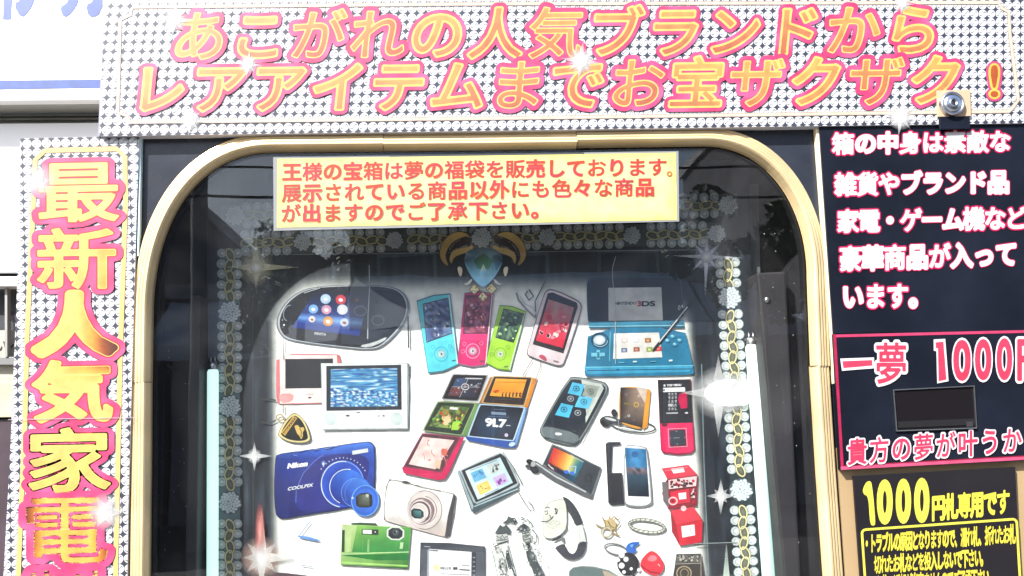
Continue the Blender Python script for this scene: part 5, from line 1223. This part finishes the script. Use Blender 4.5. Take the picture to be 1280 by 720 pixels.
# 23 watch (crop 670,610 x6.545)
a = new(0.0030).z(670, 610, 6.545)
def strap(pts, col): a.smooth(pts, col, 1)
strap([(210, 70), (250, 78), (300, 120), (345, 190), (382, 285), (375, 296), (322, 312), (300, 250), (245, 165), (232, 100)], (66, 68, 74))
a.smooth([(326, 312), (380, 300), (398, 360), (412, 440), (345, 450), (335, 380)], (232, 236, 228), 0); a.line([(380, 300), (412, 440)], 4, (140, 150, 140)); a.line([(352, 330), (362, 440)], 2.5, (180, 190, 178))
strap([(344, 448), (405, 432), (412, 470), (395, 530), (360, 570), (295, 590), (235, 575), (180, 520), (148, 486), (232, 450), (250, 500), (280, 535), (310, 540), (335, 500)], (74, 74, 82))
strap([(126, 425), (205, 385), (222, 400), (140, 440)], (60, 60, 64)); a.poly([(205, 392), (225, 392), (232, 440), (212, 446)], (120, 130, 124)); a.line([(215, 370), (262, 322), (262, 345), (225, 378)], 6, (120, 126, 120))
face = [(75, 160), (120, 110), (220, 90), (240, 120), (250, 200), (250, 320), (210, 375), (140, 412), (80, 408), (56, 380), (58, 260)]
a.smooth(inset(face, 1.03), (150, 152, 138), 1); a.smooth(face, (240, 240, 226), 1)
R = random.Random(11)
for k in range(60): a.ell(R.uniform(80, 225), R.uniform(260, 385), 5, 4, R.choice([(196, 196, 176), (252, 252, 244), (214, 214, 196)]), 0, None, 6); a.n -= 1
a.n += 1
for P in ([(72, 165), (98, 156), (112, 166)], [(72, 195), (92, 186), (96, 212), (76, 216)], [(150, 175), (160, 165), (176, 180), (170, 210), (152, 212)], [(40, 272), (90, 276), (130, 250), (142, 230)], [(112, 218), (120, 246), (140, 240)], [(160, 172), (166, 215)]): a.line(P, 8, (84, 88, 84))
a.build('printed_watch', po, 'pale watch on a dark grey strap', m='poster')

# 24 lanyards (crop 600,620 x7.2)
a = new(0.0026).z(600, 620, 7.2)
G = (84, 90, 92); G2 = (58, 62, 66)
a.poly([(205, 242), (240, 215), (256, 178), (280, 195), (315, 195), (330, 225), (310, 250), (262, 240), (215, 252)], G); a.poly([(134, 335), (160, 290), (180, 258), (205, 275), (240, 262), (275, 300), (270, 345), (210, 330), (150, 345)], G)
a.poly([(140, 350), (240, 340), (250, 400), (140, 430)], (214, 216, 212)); 
for P in ([(150, 360), (180, 380), (200, 350), (220, 382), (240, 362)], [(145, 395), (185, 400), (240, 390)], [(120, 460), (180, 430), (250, 405)], [(118, 440), (130, 425)]): a.line(P, 9, G)
a.poly([(108, 490), (240, 425), (250, 430), (330, 740), (160, 740)], (238, 240, 234)); a.line([(108, 490), (150, 680), (160, 740)], 6, (130, 140, 130)); a.line([(180, 505), (200, 500), (230, 590), (250, 680)], 10, (100, 110, 104)); a.line([(180, 560), (172, 620), (196, 680)], 6, (130, 136, 128)); a.poly([(235, 490), (255, 485), (300, 640), (262, 660), (232, 560)], G); a.line([(250, 640), (290, 650), (325, 740)], 14, G2); a.line([(180, 640), (232, 640), (240, 700), (180, 706)], 10, (96, 104, 98)); a.ring(200, 600, 18, 40, 6, (120, 128, 120)); a.line([(246, 440), (262, 520), (300, 640)], 7, (120, 124, 120))
a.poly([(322, 312), (360, 265), (400, 248), (445, 280), (430, 300), (375, 318), (355, 312)], G); a.line([(322, 312), (290, 355), (300, 460), (310, 560)], 5, (170, 174, 168)); a.line([(370, 190), (400, 205), (370, 215)], 10, G2); a.line([(420, 205), (460, 240), (475, 280), (455, 290)], 8, (130, 136, 132))
a.smooth([(372, 330), (430, 315), (470, 350), (460, 400), (400, 420), (376, 380)], (186, 190, 184), 1)
for P in ([(380, 340), (440, 325)], [(385, 362), (450, 350), (445, 385), (392, 395), (388, 370)], [(400, 372), (438, 366)], [(470, 300), (510, 350), (512, 410), (480, 432)], [(385, 420), (400, 480), (460, 480), (450, 430), (410, 430)]): a.line(P, 9, (84, 92, 88))
a.ell(432, 450, 18, 24, G2); a.poly([(412, 500), (440, 485), (490, 510), (500, 560), (520, 600), (560, 660), (600, 760), (500, 760), (470, 660), (430, 580)], G); a.line([(500, 480), (540, 500), (555, 545), (530, 620)], 5, (170, 172, 166)); a.line([(600, 610), (620, 650), (610, 700), (632, 730)], 5, (190, 192, 186)); a.ell(470, 540, 24, 24, (120, 126, 124))
for k in range(7): a.ell(535 + (k % 2) * 14, 470 + k * 24, 6, 5, (150, 156, 150)); a.n -= 1
a.n += 1
LR = random.Random(21)
for (x0, y0, x1, y1, n_) in ((140, 360, 250, 400, 8), (120, 450, 250, 640, 22), (170, 620, 300, 735, 22), (330, 270, 440, 312, 7), (380, 320, 500, 430, 14), (400, 430, 520, 600, 20), (480, 600, 600, 735, 14), (260, 200, 460, 250, 9)):
    for k in range(n_):
        x, y = LR.uniform(x0, x1), LR.uniform(y0, y1); c_ = LR.choice([(236, 238, 236), (176, 182, 178), (60, 64, 66), (112, 118, 116), (250, 250, 250)])
        if LR.random() < .5: a.ring(x, y, LR.uniform(6, 13), LR.uniform(5, 10), 3.5, c_, LR.uniform(0, 3), 9)
        else: a.ell(x, y, LR.uniform(4, 12), LR.uniform(3, 7), c_, LR.uniform(0, 3), None, 7)
        a.n -= 1 if k % 3 else 0
a.build('printed_chain_straps', po, 'grey and silver straps with ornate buckles', m='poster')

# 25 small jewellery and charms (crop 650,540 x4)
a = new(0.0028).z(650, 540, 4)
for P in ([(412, 426), (424, 452), (430, 480)], [(450, 420), (444, 450), (436, 470)], [(456, 440), (470, 420), (490, 440), (498, 428)], [(378, 462), (410, 478), (440, 484), (470, 470)], [(430, 470), (480, 480), (500, 452)], [(456, 500), (498, 520)], [(420, 440), (460, 460), (480, 500)]): a.line(P, 7, (176, 150, 96))
a.smooth([(425, 440), (460, 430), (485, 455), (470, 490), (436, 488)], (214, 190, 140), 1); a.line([(440, 445), (452, 470), (470, 480)], 4, (110, 86, 50)); a.ring(434, 500, 24, 24, 8, (206, 196, 164)); a.ring(434, 500, 28, 28, 2.5, (130, 120, 96))
a.build('printed_brooch', po, 'gold star shaped brooch with a ring', m='poster')
a = new(0.0028).z(650, 540, 4)
a.ring(634, 470, 88, 30, 17, (120, 122, 112), .13, 36); a.ring(634, 470, 88, 30, 10, (226, 226, 214), .13, 36)
for k in range(22):
    t = k / 22 * 6.283; a.line([(634 + 80 * math.cos(t), 470 + 24 * math.sin(t) + 10 * math.cos(t)), (634 + 97 * math.cos(t + .12), 470 + 37 * math.sin(t + .12) + 12 * math.cos(t))], 4, (110, 110, 100)); a.n -= 1
a.n += 1
a.build('printed_bracelet', po, 'twisted silver bracelet', m='poster')
a = new(0.0028).z(650, 540, 4)
a.ring(480, 586, 58, 26, 9, (90, 92, 98), .25, 24); a.ring(480, 584, 58, 26, 3, (206, 208, 210), .25, 24)
a.smooth([(530, 570), (550, 552), (600, 548), (596, 560), (566, 580), (590, 590), (556, 612), (532, 600)], (44, 110, 206), 1); a.smooth([(546, 566), (570, 558), (560, 580)], (130, 180, 240), 1)
a.ell(540, 660, 54, 58, (40, 36, 42), 0, (24, 20, 26), 26)
for x, y, r in ((508, 614, 16), (508, 668, 15), (530, 636, 13), (492, 640, 9), (556, 684, 8), (594, 690, 9), (520, 700, 9)): a.ell(x, y, r, r, (250, 250, 250), 0, None, 14)
a.smooth([(604, 640), (640, 600), (665, 592), (700, 620), (722, 662), (716, 700), (680, 722), (640, 708), (600, 680)], (236, 50, 66), 2); a.smooth([(630, 640), (660, 610), (690, 630), (670, 650)], (250, 130, 140), 1); a.line([(604, 668), (650, 700), (700, 706)], 8, (170, 24, 44)); a.line([(560, 700), (580, 740)], 10, (60, 50, 56)); a.line([(690, 660), (700, 670)], 4, (250, 220, 220))
a.build('printed_charms', po, 'blue clip with a polka dot ball and a red heart charm', m='poster')
a = new(0.0028).z(670, 610, 6.545)
a.poly([(270, 680), (300, 650), (380, 636), (480, 642), (600, 672), (680, 720), (680, 800), (270, 800)], (150, 160, 154)); a.poly([(274, 684), (300, 655), (380, 642), (480, 650), (600, 680), (660, 730), (660, 800), (280, 800), (272, 720)], (106, 124, 122)); a.poly([(540, 672), (600, 690), (660, 730), (660, 780), (560, 720)], (190, 170, 150))
a.build('printed_case', po, 'round grey tin at the lower edge of the poster', m='poster')
a = new(0.0028).z(310, 590, 4)
a.line([(312, 246), (285, 280), (250, 325)], 5, (150, 176, 226)); a.poly([(246, 318), (300, 322), (366, 342), (340, 346), (262, 330)], (110, 156, 226)); a.build('printed_folded_card', po, m='poster'); a = new(0.0028).z(310, 590, 4); a.quad([(266, 464), (320, 470), (320, 475), (266, 469)], (170, 180, 206)); a.build('printed_caption', po, m='poster'); a = new(0.0028).z(310, 590, 4); a.poly([(118, 500), (200, 506), (296, 518), (290, 560), (120, 560)], (86, 62, 72))
a.build('printed_dark_cloth', po, m='poster')

# printed sparkles over the borders
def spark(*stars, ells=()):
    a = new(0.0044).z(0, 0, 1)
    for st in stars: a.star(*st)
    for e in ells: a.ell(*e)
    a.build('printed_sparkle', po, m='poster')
W1 = (255, 255, 255, 1)
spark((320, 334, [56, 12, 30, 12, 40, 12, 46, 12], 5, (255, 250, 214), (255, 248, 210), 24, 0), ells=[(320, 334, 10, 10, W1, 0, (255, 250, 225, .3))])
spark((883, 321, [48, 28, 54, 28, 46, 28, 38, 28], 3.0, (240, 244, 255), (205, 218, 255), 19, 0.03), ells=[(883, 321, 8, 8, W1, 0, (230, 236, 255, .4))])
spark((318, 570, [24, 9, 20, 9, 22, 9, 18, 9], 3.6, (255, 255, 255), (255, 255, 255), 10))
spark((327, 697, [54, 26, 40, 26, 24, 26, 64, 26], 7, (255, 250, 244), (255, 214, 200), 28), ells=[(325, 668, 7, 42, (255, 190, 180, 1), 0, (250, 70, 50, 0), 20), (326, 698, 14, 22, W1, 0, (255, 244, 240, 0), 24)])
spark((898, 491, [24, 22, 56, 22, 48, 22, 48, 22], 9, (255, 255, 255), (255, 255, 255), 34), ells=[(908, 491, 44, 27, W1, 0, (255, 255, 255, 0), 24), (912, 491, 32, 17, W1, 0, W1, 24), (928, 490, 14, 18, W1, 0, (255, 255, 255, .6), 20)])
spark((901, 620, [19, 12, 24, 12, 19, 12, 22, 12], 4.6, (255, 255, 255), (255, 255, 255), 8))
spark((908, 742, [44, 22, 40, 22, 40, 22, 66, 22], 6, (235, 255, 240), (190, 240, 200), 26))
# creases and the taped joint of the poster
a = new(0.0050).z(0, 0, 1)
a.line([(868, 679.5), (889, 679), (922, 677.8)], 1.0, (150, 160, 160)); a.line([(868, 680.8), (922, 679)], .7, (30, 34, 38))
a.build('poster_crease', po, m='poster')
